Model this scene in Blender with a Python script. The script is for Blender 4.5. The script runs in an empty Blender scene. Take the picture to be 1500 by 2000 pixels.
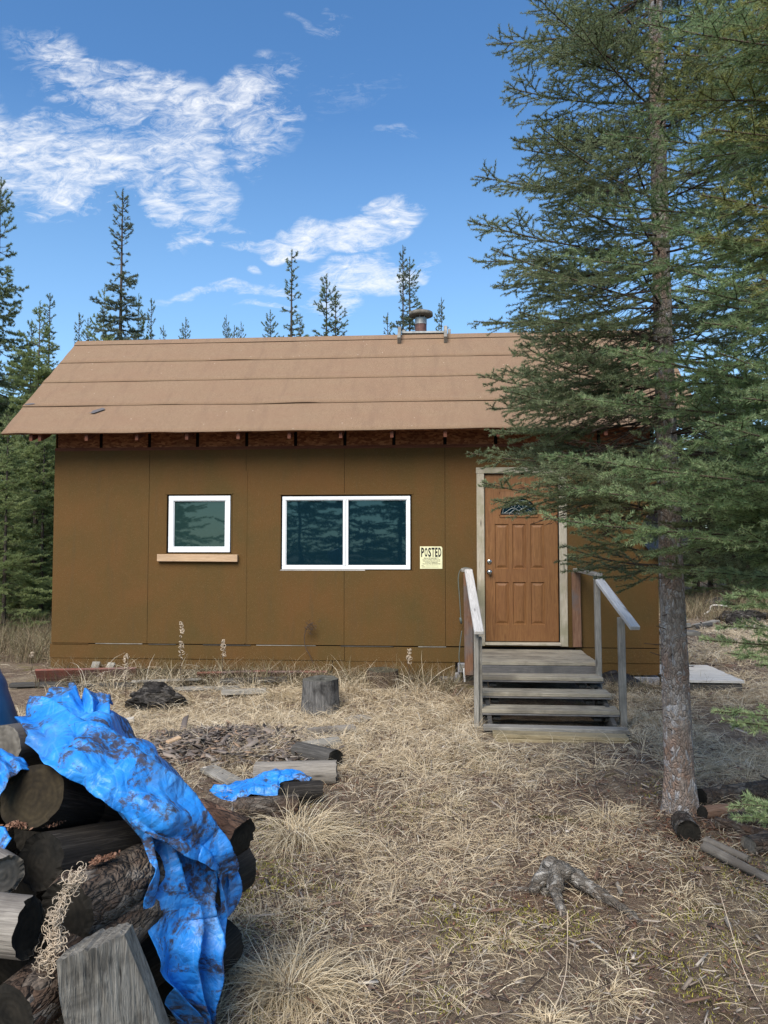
import bpy, bmesh, math, random
import numpy as np
from mathutils import Vector, Matrix
R = math.radians
random.seed(7)
rng = np.random.default_rng(11)
SC = bpy.context.scene
COL = SC.collection

# ------------------------------------------------------------------ camera
CAMZ = 1.75
YAW, PITCH = R(4.13), R(2.774)
cam_d = bpy.data.cameras.new('camera')
cam = bpy.data.objects.new('camera', cam_d)
COL.objects.link(cam)
cam.location = (0, 0, CAMZ)
cam.rotation_euler = (R(90) + PITCH, 0, YAW)
cam_d.sensor_fit = 'VERTICAL'
cam_d.sensor_height = 24
cam_d.lens = 18.0
cam_d.clip_start = 0.05
cam_d.clip_end = 2000
SC.camera = cam

# ------------------------------------------------------------------ exposure
SC.view_settings.view_transform = 'Standard'
SC.view_settings.look = 'None'
SC.view_settings.gamma = 1
SC.view_settings.exposure = EXPOSURE if 'EXPOSURE' in globals() else 1.05
SC.cycles.max_bounces = 6
SC.cycles.transparent_max_bounces = 8

# ------------------------------------------------------------------ sun
SUN_EL, SUN_AZ = R(45), R(194)      # azimuth clockwise from +Y : high on the left
sd = bpy.data.lights.new('sun', 'SUN')
sd.energy = 2.6
sd.angle = R(40)
sd.color = (1.0, 0.93, 0.84)
sun = bpy.data.objects.new('sun', sd)
COL.objects.link(sun)
_to = Vector((math.sin(SUN_AZ) * math.cos(SUN_EL), math.cos(SUN_AZ) * math.cos(SUN_EL), math.sin(SUN_EL)))
sun.rotation_euler = (-_to).to_track_quat('-Z', 'Y').to_euler()
sun.location = _to * 30

# ------------------------------------------------------------------ picture <-> place
_f = np.array([-math.sin(YAW) * math.cos(PITCH), math.cos(YAW) * math.cos(PITCH), math.sin(PITCH)])
_r = np.cross(_f, [0, 0, 1]); _r /= np.linalg.norm(_r)
_u = np.cross(_r, _f)
def ray(px, py):
    return _f + _r * (px - 750) / 1500 + _u * (1000 - py) / 1500
def P(px, py, Y):                      # point of that sight line at distance Y in front
    d = ray(px, py); d = d * (Y / d[1])
    return Vector((d[0], d[1], d[2] + CAMZ))

# ------------------------------------------------------------------ noise
def _h(ix, iy, s):
    n = (ix.astype(np.int64) * 374761393 + iy.astype(np.int64) * 668265263 + s * 1442695041) & 0xffffffff
    n = ((n ^ (n >> 13)) * 1274126177) & 0xffffffff
    return ((n ^ (n >> 16)) & 0xffff) / 65535.0
def vn(x, y, s=0):
    x = np.asarray(x, float); y = np.asarray(y, float)
    ix = np.floor(x); iy = np.floor(y); fx = x - ix; fy = y - iy
    fx = fx * fx * (3 - 2 * fx); fy = fy * fy * (3 - 2 * fy)
    ix = ix.astype(np.int64); iy = iy.astype(np.int64)
    a = _h(ix, iy, s); b = _h(ix + 1, iy, s); c = _h(ix, iy + 1, s); d = _h(ix + 1, iy + 1, s)
    return (a * (1 - fx) + b * fx) * (1 - fy) + (c * (1 - fx) + d * fx) * fy
def fbm(x, y, s=0, o=4):
    v = 0; a = .5; t = 0
    for i in range(o):
        v = v + a * vn(np.asarray(x) * 2 ** i + 17 * i, np.asarray(y) * 2 ** i - 9 * i, s + i); t += a; a *= .5
    return v / t
def sst(a, b, x):
    t = np.clip((np.asarray(x, float) - a) / (b - a), 0, 1); return t * t * (3 - 2 * t)
def gh(x, y):
    x = np.asarray(x, float); y = np.asarray(y, float)
    z = .02 * sst(5, 7, y) + .14 * sst(7.6, 9.2, y)
    z = z + (fbm(x * .55, y * .55, 3) - .5) * .10 + (fbm(x * 2.1, y * 2.1, 8) - .5) * .05
    # mound of old bark and chips left of centre, litter mound round the big trunk
    z = z + .13 * np.exp(-((x + 1.75) / .75) ** 2 - ((y - 6.5) / .6) ** 2)
    z = z + .07 * np.exp(-((x - 1.62) / .45) ** 2 - ((y - 4.95) / .45) ** 2)
    z = z + .9 * sst(28, 60, np.hypot(x, y - 5)) * fbm(x * .05, y * .05, 5)
    return z
def ghf(x, y): return float(gh(x, y))
def GP(px, py, dz=0.0):
    d = ray(px, py); Y = 6.0
    for _ in range(30):
        x = d[0] / d[1] * Y
        z = ghf(x, Y) + dz
        Y = .5 * Y + .5 * min(60, (z - CAMZ) / (d[2] / d[1]))
    x = d[0] / d[1] * Y
    return Vector((x, Y, ghf(x, Y) + dz))

# ------------------------------------------------------------------ object helpers
def link(o, parent=None):
    COL.objects.link(o)
    if parent is not None: o.parent = parent
    return o
def tag(o, label=None, cat=None, group=None, kind=None):
    if label: o['label'] = label
    if cat: o['category'] = cat
    if group: o['group'] = group
    if kind: o['kind'] = kind
    return o
def thing(name, label, cat, loc=(0, 0, 0), rz=0, group=None):
    o = bpy.data.objects.new(name, None); link(o)
    o.location = loc; o.rotation_euler = (0, 0, rz)
    o.empty_display_size = .2
    return tag(o, label, cat, group)
def mesh_np(name, V, F, mat, parent=None, smooth=False, tone=None, mi=None, mats=None):
    """V (n,3); F = list of faces or (m,k) array"""
    me = bpy.data.meshes.new(name)
    V = np.asarray(V, np.float32)
    if isinstance(F, np.ndarray):
        m, k = F.shape
        me.vertices.add(len(V)); me.vertices.foreach_set('co', V.ravel())
        me.loops.add(m * k); me.loops.foreach_set('vertex_index', F.astype(np.int32).ravel())
        me.polygons.add(m)
        me.polygons.foreach_set('loop_start', np.arange(0, m * k, k, dtype=np.int32))
        me.update(calc_edges=True)
    else:
        me.from_pydata([tuple(v) for v in V.tolist()], [], F); me.update()
    for mm in (mats or [mat]): me.materials.append(mm)
    if mi is not None: me.polygons.foreach_set('material_index', np.asarray(mi, np.int32))
    if smooth: me.polygons.foreach_set('use_smooth', np.ones(len(me.polygons), bool))
    if tone is not None:
        a = me.attributes.new('tone', 'FLOAT', 'POINT'); a.data.foreach_set('value', np.asarray(tone, np.float32))
    o = bpy.data.objects.new(name, me)
    return link(o, parent)
class MB:
    def __init__(s): s.v = []; s.f = []; s.m = []
    def add(s, v, f, mi=0):
        n = len(s.v); s.v += [tuple(a) for a in v]; s.f += [[i + n for i in q] for q in f]; s.m += [mi] * len(f); return s
    def box(s, x0, x1, y0, y1, z0, z1, mi=0, M=None, bev=0.0):
        b = min(bev, .45 * min(x1 - x0, y1 - y0, z1 - z0))
        if b <= 0:
            v = [Vector((x, y, z)) for x in (x0, x1) for y in (y0, y1) for z in (z0, z1)]
            f = [(0, 1, 3, 2), (4, 6, 7, 5), (0, 4, 5, 1), (2, 3, 7, 6), (0, 2, 6, 4), (1, 5, 7, 3)]
        else:
            bm = bmesh.new(); bmesh.ops.create_cube(bm, size=1)
            for q in bm.verts:
                q.co = Vector((x0 if q.co.x < 0 else x1, y0 if q.co.y < 0 else y1, z0 if q.co.z < 0 else z1))
            bmesh.ops.bevel(bm, geom=bm.edges[:], offset=b, segments=1, affect='EDGES')
            bm.verts.index_update()
            v = [q.co.copy() for q in bm.verts]; f = [[q.index for q in p.verts] for p in bm.faces]; bm.free()
        if M is not None: v = [M @ a for a in v]
        return s.add(v, f, mi)
    def tube(s, pts, rad, seg=10, cap=True, mi=0):
        pts = [Vector(p) for p in pts]; n = len(pts)
        if not hasattr(rad, '__len__'): rad = [rad] * n
        v = []; f = []; up = None
        for i, p in enumerate(pts):
            d = (pts[min(i + 1, n - 1)] - pts[max(i - 1, 0)]).normalized()
            if up is None:
                up = Vector((0, 0, 1)) if abs(d.z) < .9 else Vector((1, 0, 0))
            a = d.cross(up)
            if a.length < 1e-4: a = d.cross(Vector((1, .3, .2)))
            a.normalize(); b = a.cross(d).normalized(); up = b
            for k in range(seg):
                t = 2 * math.pi * k / seg
                v.append(p + (a * math.cos(t) + b * math.sin(t)) * rad[i])
        for i in range(n - 1):
            for k in range(seg):
                k2 = (k + 1) % seg
                f.append((i * seg + k, i * seg + k2, (i + 1) * seg + k2, (i + 1) * seg + k))
        if cap:
            f.append(list(range(seg))[::-1]); f.append([(n - 1) * seg + k for k in range(seg)])
        return s.add(v, f, mi)
    def build(s, name, mat, parent=None, smooth=False, mats=None):
        o = mesh_np(name, s.v, s.f, mat, parent, smooth, mi=s.m if mats else None, mats=mats)
        return o
def board(name, p0, p1, w, t, mat, parent=None, up=(0, 0, 1), bev=.004, roll=0):
    """a plank along p0->p1; w across, t thick along up; local X runs with the grain"""
    p0, p1 = Vector(p0), Vector(p1); L = (p1 - p0).length; x = (p1 - p0).normalized(); up = Vector(up)
    y = up.cross(x).normalized(); z = x.cross(y)
    mb = MB(); nseg = max(1, int(L / .25))
    mb.box(0, L, -w / 2, w / 2, -t / 2, t / 2, bev=bev)
    o = mb.build(name, mat, parent)
    M = Matrix((x, y, z)).transposed().to_4x4(); M.translation = p0
    if roll: M = M @ Matrix.Rotation(roll, 4, 'X')
    o.matrix_local = M
    return o

# ------------------------------------------------------------------ materials
class NT:
    def __init__(s, name=None, tree=None):
        if tree is None:
            s.mat = bpy.data.materials.new(name); s.mat.use_nodes = True; tree = s.mat.node_tree
            tree.nodes.clear()
        s.t = tree
    def n(s, typ, **kw):
        nd = s.t.nodes.new(typ)
        for k, v in kw.items():
            if k.startswith('i_'):
                key = k[2:].replace('_', ' ')
                s.set(nd, key, v)
            else: setattr(nd, k, v)
        return nd
    def set(s, nd, key, v):
        sock = nd.inputs[int(key)] if str(key).isdigit() else nd.inputs[key]
        if isinstance(v, bpy.types.NodeSocket): s.t.links.new(v, sock)
        elif hasattr(v, 'outputs'): s.t.links.new(v.outputs[0], sock)
        else:
            try: sock.default_value = v
            except Exception: sock.default_value = (*v, 1) if hasattr(v, '__len__') else (v, v, v)
    def math(s, op, a, b=0.0, c=None, clamp=False):
        nd = s.t.nodes.new('ShaderNodeMath'); nd.operation = op; nd.use_clamp = clamp
        s.set(nd, 0, a); s.set(nd, 1, b)
        if c is not None: s.set(nd, 2, c)
        return nd.outputs[0]
    def mix(s, fac, a, b, blend='MIX'):
        nd = s.t.nodes.new('ShaderNodeMix'); nd.data_type = 'RGBA'; nd.blend_type = blend
        s.set(nd, 0, fac)
        for k, v in ((6, a), (7, b)):
            if isinstance(v, (tuple, list)) and len(v) == 3: v = (*v, 1)
            s.set(nd, k, v)
        return nd.outputs[2]
    def ramp(s, fac, stops, interp='LINEAR'):
        nd = s.t.nodes.new('ShaderNodeValToRGB'); nd.color_ramp.interpolation = interp
        cr = nd.color_ramp
        while len(cr.elements) < len(stops): cr.elements.new(.5)
        for e, (p, c) in zip(cr.elements, stops):
            e.position = p; e.color = (*c, 1) if hasattr(c, '__len__') else (c, c, c, 1)
        s.set(nd, 0, fac); return nd.outputs[0]
    def coord(s, scale=(1, 1, 1), rnd=True, what='Object', rot=(0, 0, 0), loc=(0, 0, 0)):
        tc = s.t.nodes.new('ShaderNodeTexCoord'); v = tc.outputs[what]
        if rnd:
            oi = s.t.nodes.new('ShaderNodeObjectInfo')
            ad = s.t.nodes.new('ShaderNodeVectorMath'); ad.operation = 'ADD'
            s.t.links.new(v, ad.inputs[0])
            ml = s.math('MULTIPLY', oi.outputs['Random'], 37.0)
            s.t.links.new(ml, ad.inputs[1]); v = ad.outputs[0]
        mp = s.t.nodes.new('ShaderNodeMapping'); s.t.links.new(v, mp.inputs[0])
        mp.inputs['Scale'].default_value = scale; mp.inputs['Rotation'].default_value = rot; mp.inputs['Location'].default_value = loc
        return mp.outputs[0]
    def noise(s, vec, scale=5, detail=4, rough=.55, dist=0.0, out=0):
        nd = s.t.nodes.new('ShaderNodeTexNoise')
        s.set(nd, 'Vector', vec); nd.inputs['Scale'].default_value = scale
        nd.inputs['Detail'].default_value = detail; nd.inputs['Roughness'].default_value = rough
        nd.inputs['Distortion'].default_value = dist
        return nd.outputs[out]
    def voro(s, vec, scale=5, feature='F1', out=0, rnd=1.0):
        nd = s.t.nodes.new('ShaderNodeTexVoronoi'); nd.feature = feature
        s.set(nd, 'Vector', vec); nd.inputs['Scale'].default_value = scale; nd.inputs['Randomness'].default_value = rnd
        return nd.outputs[out]
    def bump(s, h, strength=.5, dist=.01, normal=None):
        nd = s.t.nodes.new('ShaderNodeBump'); nd.inputs['Strength'].default_value = strength
        nd.inputs['Distance'].default_value = dist; s.set(nd, 'Height', h)
        if normal is not None: s.set(nd, 'Normal', normal)
        return nd.outputs[0]
    def attr(s, name):
        nd = s.t.nodes.new('ShaderNodeAttribute'); nd.attribute_name = name; return nd.outputs['Fac']
    def bsdf(s, color, rough=.7, bump=None, spec=.4, metal=0.0, **kw):
        b = s.t.nodes.new('ShaderNodeBsdfPrincipled')
        if isinstance(color, (tuple, list)) and len(color) == 3: color = (*color, 1)
        s.set(b, 'Base Color', color); s.set(b, 'Roughness', rough)
        s.set(b, 'Specular IOR Level', spec); s.set(b, 'Metallic', metal)
        if bump is not None: s.set(b, 'Normal', bump)
        for k, v in kw.items(): s.set(b, k.replace('_', ' '), v)
        s.out(b.outputs[0]); return b
    def out(s, sh):
        o = s.t.nodes.new('ShaderNodeOutputMaterial'); s.t.links.new(sh, o.inputs[0])

def wood(name, c0, c1, c2, knots=True, rough=.8, grain=1.0, stain=None):
    """grain along local X"""
    m = NT(name); v = m.coord()
    g = m.coord(scale=(1.2, 26, 26)); fine = m.noise(g, 4, 5, .65, 1.2)
    g2 = m.coord(scale=(2.2, 90, 90)); crack = m.noise(g2, 2, 3, .6)
    big = m.noise(m.coord(scale=(.8, 3, 3)), 2.2, 3, .6)
    col = m.ramp(fine, [(.3, c0), (.52, c1), (.75, c2)])
    col = m.mix(m.ramp(big, [(.4, 0), (.7, .55)]), col, tuple(.62 * a for a in c1))
    col = m.mix(m.ramp(crack, [(.30, .85), (.38, 0)]), col, tuple(.25 * a for a in c0))
    if knots:
        k = m.voro(m.coord(scale=(2.0, 9, 9)), 1.0)
        col = m.mix(m.ramp(k, [(.05, .85), (.13, 0)]), col, tuple(.3 * a for a in c0))
    if stain is not None:
        col = m.mix(m.ramp(m.noise(v, 2.5, 5, .6), [(.48, 0), (.62, .8)]), col, stain)
    h = m.math('ADD', m.math('MULTIPLY', fine, .6), m.math('MULTIPLY', crack, .7))
    m.bsdf(col, rough, m.bump(h, .55 * grain, .006), .25)
    return m.mat
M_GREY = wood('weathered_grey_wood', (.17, .16, .14), (.30, .28, .24), (.42, .39, .33), stain=(.13, .12, .10))
M_TREAD = wood('weathered_tread_wood', (.20, .175, .13), (.34, .30, .225), (.46, .41, .31), stain=(.15, .13, .10))
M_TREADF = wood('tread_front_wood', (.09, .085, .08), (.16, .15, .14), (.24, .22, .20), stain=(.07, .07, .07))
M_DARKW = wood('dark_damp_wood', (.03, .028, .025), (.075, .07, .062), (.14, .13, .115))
M_NEW = wood('new_pine_wood', (.38, .24, .14), (.52, .36, .22), (.60, .44, .30), grain=.5)
M_RAIL = wood('bleached_rail_wood', (.38, .36, .33), (.56, .54, .50), (.68, .66, .62), grain=.5)
M_YEL = wood('yellowish_step_wood', (.22, .17, .09), (.36, .29, .17), (.44, .37, .23), stain=(.16, .13, .07))
M_TRIM = wood('door_trim_wood', (.30, .25, .18), (.47, .41, .31), (.56, .50, .40), grain=.4, stain=(.26, .24, .15))
M_ORANGE = wood('orange_stained_wood', (.11, .055, .035), (.20, .105, .06), (.30, .19, .12), stain=(.12, .115, .11))
M_RAFT = wood('red_rafter_wood', (.08, .028, .016), (.14, .05, .028), (.20, .08, .045), knots=False)
M_REDB = wood('faded_red_board', (.12, .04, .03), (.22, .08, .055), (.30, .15, .12), stain=(.14, .11, .10))
M_PALE = wood('pale_board', (.40, .37, .32), (.58, .55, .49), (.68, .65, .60), grain=.4)

def siding():
    m = NT('painted_rough_siding'); v = m.coord(rnd=False)
    st = m.noise(m.coord(scale=(2.6, 1, .35), rnd=False), 2.2, 5, .6, .3)
    bl = m.noise(v, 1.3, 4, .55, .4)
    col = m.ramp(bl, [(.3, (.114, .055, .0145)), (.5, (.096, .053, .0135)), (.68, (.078, .051, .0135))])
    col = m.mix(m.ramp(st, [(.40, 0), (.70, .38)]), col, (.110, .052, .015))
    col = m.mix(m.ramp(m.noise(m.coord(scale=(9, 1, .8), rnd=False), 2, 4, .6), [(.54, 0), (.74, .26)]), col, (.066, .047, .021))
    sp = m.noise(v, 130, 2, .6)
    col = m.mix(m.ramp(sp, [(.60, 0), (.70, .5)]), col, (.21, .14, .07))
    dots = m.voro(v, 22)
    col = m.mix(m.ramp(dots, [(.035, .6), (.06, 0)]), col, (.05, .035, .02))
    h = m.math('ADD', m.noise(v, 70, 4, .6), m.math('MULTIPLY', m.noise(m.coord(scale=(60, 60, 9), rnd=False), 2, 3, .6), .7))
    m.bsdf(col, .85, m.bump(h, .45, .006), .25)
    return m.mat
M_SIDE = siding()
def roofing():
    m = NT('mineral_roll_roofing'); v = m.coord(rnd=False)
    g = m.noise(v, 240, 2, .7); b = m.noise(m.coord(scale=(.8, 2, 2), rnd=False), 2.3, 4, .6)
    col = m.ramp(g, [(.34, (.125, .080, .046)), (.52, (.255, .170, .104)), (.70, (.40, .29, .20))])
    col = m.mix(m.ramp(b, [(.35, 0), (.7, .45)]), col, (.235, .142, .09))
    col = m.mix(m.ramp(m.noise(v, 9, 4, .7), [(.58, 0), (.75, .35)]), col, (.18, .105, .068))
    col = m.mix(m.ramp(m.noise(m.coord(scale=(5, .8, .8), rnd=False), 1.6, 6, .7), [(.5, 0), (.68, .35)]), col, (.17, .11, .075))
    sp = m.voro(v, 7.0); col = m.mix(m.ramp(sp, [(.030, .9), (.042, 0)]), col, (.7, .62, .5))
    m.bsdf(col, .95, m.bump(m.math('ADD', g, m.math('MULTIPLY', m.noise(v, 4, 3), 1.5)), .5, .006), .15)
    return m.mat
M_ROOF = roofing()
def osb():
    m = NT('stained_strand_board'); v = m.coord(rnd=False)
    c = m.voro(m.coord(scale=(14, 14, 34), rnd=False, rot=(0, .5, 0)), 1.6, out=1)
    f = m.n('ShaderNodeSeparateColor'); m.set(f, 0, c)
    col = m.ramp(f.outputs[0], [(.1, (.13, .045, .020)), (.5, (.21, .082, .036)), (.95, (.32, .145, .068))])
    col = m.mix(m.ramp(m.noise(v, 2.2, 4), [(.5, 0), (.7, .5)]), col, (.06, .024, .014))
    m.bsdf(col, .8, m.bump(f.outputs[0], .3, .002), .2); return m.mat
M_OSB = osb()
def flat(name, c, rough=.6, spec=.4, metal=0, var=.25, scale=8, bump=.15):
    m = NT(name); v = m.coord()
    n = m.noise(v, scale, 5, .6)
    col = m.mix(m.ramp(n, [(.35, 0), (.7, 1)]), c, tuple(a * (1 - var) for a in c))
    m.bsdf(col, rough, m.bump(m.noise(v, scale * 6, 3), bump, .003), spec, metal); return m.mat
M_VINYL = flat('white_window_vinyl', (.78, .80, .80), .35, var=.08, bump=.03)
M_BLACK = flat('black_underlay', (.012, .012, .013), .6)
M_DARK = flat('dark_void', (.01, .009, .008), 1, .1)
M_METAL = flat('brushed_nickel', (.55, .54, .5), .25, metal=1, var=.1, bump=.02)
M_GALV = flat('galvanised_metal', (.36, .37, .35), .55, metal=.6, var=.4, scale=14)
M_RUST = flat('rusty_flue_metal', (.16, .085, .07), .7, .3, .2, .5, 22, .4)
M_CAP = flat('weathered_flue_cap', (.20, .18, .145), .75, .3, .1, .5, 16, .5)
M_CONC = flat('grey_concrete', (.33, .33, .34), .9, .2, 0, .4, 10, .6)
M_CABLE = flat('grey_green_cable', (.12, .14, .12), .5)
M_WHITE = flat('white_paper_tag', (.7, .7, .68), .7, var=.1)
M_DISH = flat('black_dish_paint', (.012, .012, .016), .35, .5)
M_BLUEP = flat('blue_barrel_plastic', (.012, .075, .20), .38, .5, 0, .35, 5, .2)
M_CAME = flat('silver_caming', (.42, .45, .42), .35, metal=.6, var=.1)
M_INK = flat('black_sign_ink', (.008, .008, .008), .6, var=.05, bump=0)
M_INK2 = flat('grey_sign_ink', (.12, .12, .07), .6, var=.05, bump=0)
M_SIGN = flat('yellow_sign_paper', (.74, .72, .44), .6, .3, 0, .14, 14, .05)
def glass(name, base, tint, rough=.02):
    m = NT(name); v = m.coord(rnd=False)
    b = m.bump(m.noise(v, 1.6, 2, .5), .06, .02)
    bs = m.bsdf(base, rough, b, .5); bs.inputs['IOR'].default_value = 1.6
    bs.inputs['Specular Tint'].default_value = (*tint, 1); return m.mat
M_GLASS = glass('reflective_window_glass', (.004, .016, .024), (.55, .95, 1.0))
M_GLASS2 = glass('small_window_glass', (.014, .034, .032), (.7, .95, .9))
def doorwood():
    m = NT('oak_grain_door'); v = m.coord(rnd=False)
    g = m.noise(m.coord(scale=(22, 22, 1.6), rnd=False), 2.2, 5, .65, 1.6)
    col = m.ramp(g, [(.3, (.125, .053, .016)), (.5, (.195, .088, .028)), (.72, (.25, .122, .042))])
    col = m.mix(m.ramp(m.noise(v, 1.5, 3), [(.4, 0), (.75, .4)]), col, (.19, .072, .028))
    m.bsdf(col, .55, m.bump(g, .35, .003), .35); return m.mat
M_DOOR = doorwood()

def bark(name, c0, c1, c2, sx=1.0, axis='Z', warm=None):
    """flaky spruce bark: plates with dark gaps"""
    m = NT(name); sc = {'Z': (1, 1, .55), 'X': (.55, 1, 1)}[axis]
    v = m.coord(scale=sc)
    dv = m.n('ShaderNodeVectorMath', operation='ADD'); m.set(dv, 0, v)
    nz = m.n('ShaderNodeTexNoise'); m.set(nz, 'Vector', v); nz.inputs['Scale'].default_value = 9
    sm = m.n('ShaderNodeVectorMath', operation='SCALE'); m.set(sm, 0, nz.outputs['Color']); sm.inputs[3].default_value = .08
    m.set(dv, 1, sm.outputs[0]); v = dv.outputs[0]
    e = m.voro(v, 44 * sx, 'DISTANCE_TO_EDGE'); e2 = m.voro(v, 110 * sx, 'DISTANCE_TO_EDGE'); pc = m.n('ShaderNodeSeparateColor'); m.set(pc, 0, m.voro(v, 44 * sx, out=1))
    n = m.noise(v, 26 * sx, 5, .7); b = m.noise(v, 5, 3, .6)
    col = m.ramp(n, [(.3, c0), (.5, c1), (.72, c2)])
    if warm is not None: col = m.mix(m.ramp(b, [(.42, 0), (.62, .85)]), col, warm)
    col = m.mix(m.ramp(pc.outputs[0], [(.35, .55), (.75, 0)]), col, c0)
    col = m.mix(m.ramp(pc.outputs[1], [(.72, 0), (.9, .6)]), col, tuple(min(.6, 1.25 * a) for a in c2))
    gap = m.ramp(e, [(.0, 1), (.12, 0)])
    col = m.mix(m.math('MULTIPLY', m.math('MULTIPLY', gap, .55), m.ramp(m.noise(v, 12, 3), [(.4, .2), (.6, 1)])), col, tuple(.35 * a for a in c0))
    h = m.math('ADD', m.math('ADD', m.ramp(e, [(0, 0), (.25, 1)]), m.math('MULTIPLY', m.ramp(e2, [(0, 0), (.3, 1)]), .5)), m.math('MULTIPLY', n, .8))
    m.bsdf(col, .9, m.bump(h, .9, .012), .2); return m.mat
M_BARK = bark('spruce_bark', (.25, .21, .175), (.46, .40, .345), (.62, .57, .50), 1.15, warm=(.36, .22, .15))
M_BARKBG = flat('distant_trunk_bark', (.10, .082, .068), .9, .1, 0, .5, 6, .3)
M_LOGB = bark('log_bark', (.03, .024, .019), (.095, .080, .064), (.20, .175, .145), .8, 'X', warm=(.11, .065, .042))
M_LOGG = wood('bleached_log_wood', (.14, .125, .105), (.25, .225, .19), (.36, .33, .28), stain=(.10, .085, .07))
M_LOGD = wood('black_log_and_shade_wood', (.008, .007, .006), (.022, .019, .016), (.085, .075, .062))  # near-black wood, also colours in the shade inside the woodpile
M_LOGBR = wood('peeled_brown_log_wood', (.17, .09, .05), (.30, .17, .10), (.42, .30, .21))
def endgrain(name, c0, c1):
    m = NT(name); v = m.coord()
    n = m.noise(v, 14, 5, .65); w = m.n('ShaderNodeTexWave', wave_type='RINGS', rings_direction='X')
    tc = m.n('ShaderNodeTexCoord'); m.t.links.new(tc.outputs['Object'], w.inputs['Vector'])
    w.inputs['Scale'].default_value = 16; w.inputs['Distortion'].default_value = 6.0; w.inputs['Detail'].default_value = 3
    col = m.ramp(n, [(.3, c0), (.7, c1)])
    col = m.mix(m.ramp(m.noise(m.coord(scale=(1, 1, 1)), 5, 4, .7), [(.5, 0), (.65, .6)]), col, tuple(.3 * a for a in c0))
    col = m.mix(m.math('MULTIPLY', w.outputs['Fac'], .22), col, tuple(.4 * a for a in c0))
    m.bsdf(col, .9, m.bump(m.math('ADD', n, m.math('MULTIPLY', w.outputs['Fac'], .4)), .5, .004), .2); return m.mat
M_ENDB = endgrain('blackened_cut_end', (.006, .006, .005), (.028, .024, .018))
M_ENDO = endgrain('mouldy_cut_end', (.010, .008, .006), (.050, .038, .020))
M_ENDG = endgrain('grey_cut_end', (.09, .08, .065), (.23, .21, .175))
M_CHAR = bark('charred_bark', (.010, .009, .008), (.035, .031, .027), (.11, .10, .088), .5, 'X')

def needle(name, dark, mid, light, trans=.50):
    m = NT(name); t = m.attr('tone')
    oi = m.n('ShaderNodeObjectInfo')
    col = m.ramp(t, [(.0, dark), (.5, mid), (1.0, light)])
    b = m.n('ShaderNodeBsdfPrincipled'); m.set(b, 'Base Color', col); b.inputs['Roughness'].default_value = .55
    b.inputs['Specular IOR Level'].default_value = .35
    tr = m.n('ShaderNodeBsdfTranslucent'); m.set(tr, 'Color', col)
    mx = m.n('ShaderNodeMixShader'); mx.inputs[0].default_value = trans
    m.t.links.new(b.outputs[0], mx.inputs[1]); m.t.links.new(tr.outputs[0], mx.inputs[2])
    m.out(mx.outputs[0]); return m.mat
M_NEED = needle('spruce_needles_blue_green', (.075, .098, .045), (.195, .240, .115), (.40, .45, .25))
M_NEEDN = needle('spruce_needles_fresh_green', (.085, .130, .055), (.210, .300, .130), (.42, .51, .26))
M_NEEDY = needle('spruce_needles_olive', (.115, .135, .042), (.250, .270, .085), (.43, .44, .17))
M_NEEDB = needle('distant_spruce_needles', (.080, .105, .055), (.165, .210, .100), (.28, .32, .17))
M_TWIG = flat('spruce_twig_bark', (.085, .062, .048), .9, .15, 0, .4, 20, .2)
def straw(name, cols, trans=.2):
    m = NT(name); t = m.attr('tone')
    k = len(cols); col = m.ramp(t, [(i / (k - 1), c) for i, c in enumerate(cols)])
    b = m.n('ShaderNodeBsdfPrincipled'); m.set(b, 'Base Color', col); b.inputs['Roughness'].default_value = .7
    b.inputs['Specular IOR Level'].default_value = .25
    tr = m.n('ShaderNodeBsdfTranslucent'); m.set(tr, 'Color', col)
    mx = m.n('ShaderNodeMixShader'); mx.inputs[0].default_value = trans
    m.t.links.new(b.outputs[0], mx.inputs[1]); m.t.links.new(tr.outputs[0], mx.inputs[2])
    m.out(mx.outputs[0]); return m.mat
M_STRAW = straw('dry_grass_straw', [(.20, .14, .085), (.40, .31, .19), (.58, .47, .31), (.70, .60, .43), (.76, .70, .56)])
M_STRAWG = straw('bleached_tussock_grass', [(.22, .16, .09), (.44, .35, .21), (.60, .49, .32), (.70, .60, .42), (.75, .68, .52)])
M_FLUFF = straw('dry_seed_curls', [(.40, .32, .24), (.58, .50, .40), (.68, .62, .54)], .3)
M_BRUSH = straw('brown_undergrowth', [(.07, .05, .03), (.16, .12, .07), (.28, .21, .13), (.15, .15, .07), (.36, .30, .20)])
M_LITTER = straw('bark_and_twig_litter', [(.035, .025, .02), (.09, .06, .045), (.16, .095, .065), (.20, .16, .125), (.34, .30, .25)], 0)
M_CHIPG = straw('weathered_bark_chips', [(.04, .034, .03), (.10, .082, .07), (.17, .14, .12), (.24, .21, .18), (.30, .20, .13)], 0)
M_CHIP = straw('reddish_bark_flakes', [(.085, .040, .025), (.17, .085, .05), (.26, .15, .10)], 0)
M_MOSS = straw('yellow_green_moss', [(.13, .14, .025), (.27, .26, .04), (.40, .36, .07)], .1)

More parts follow.
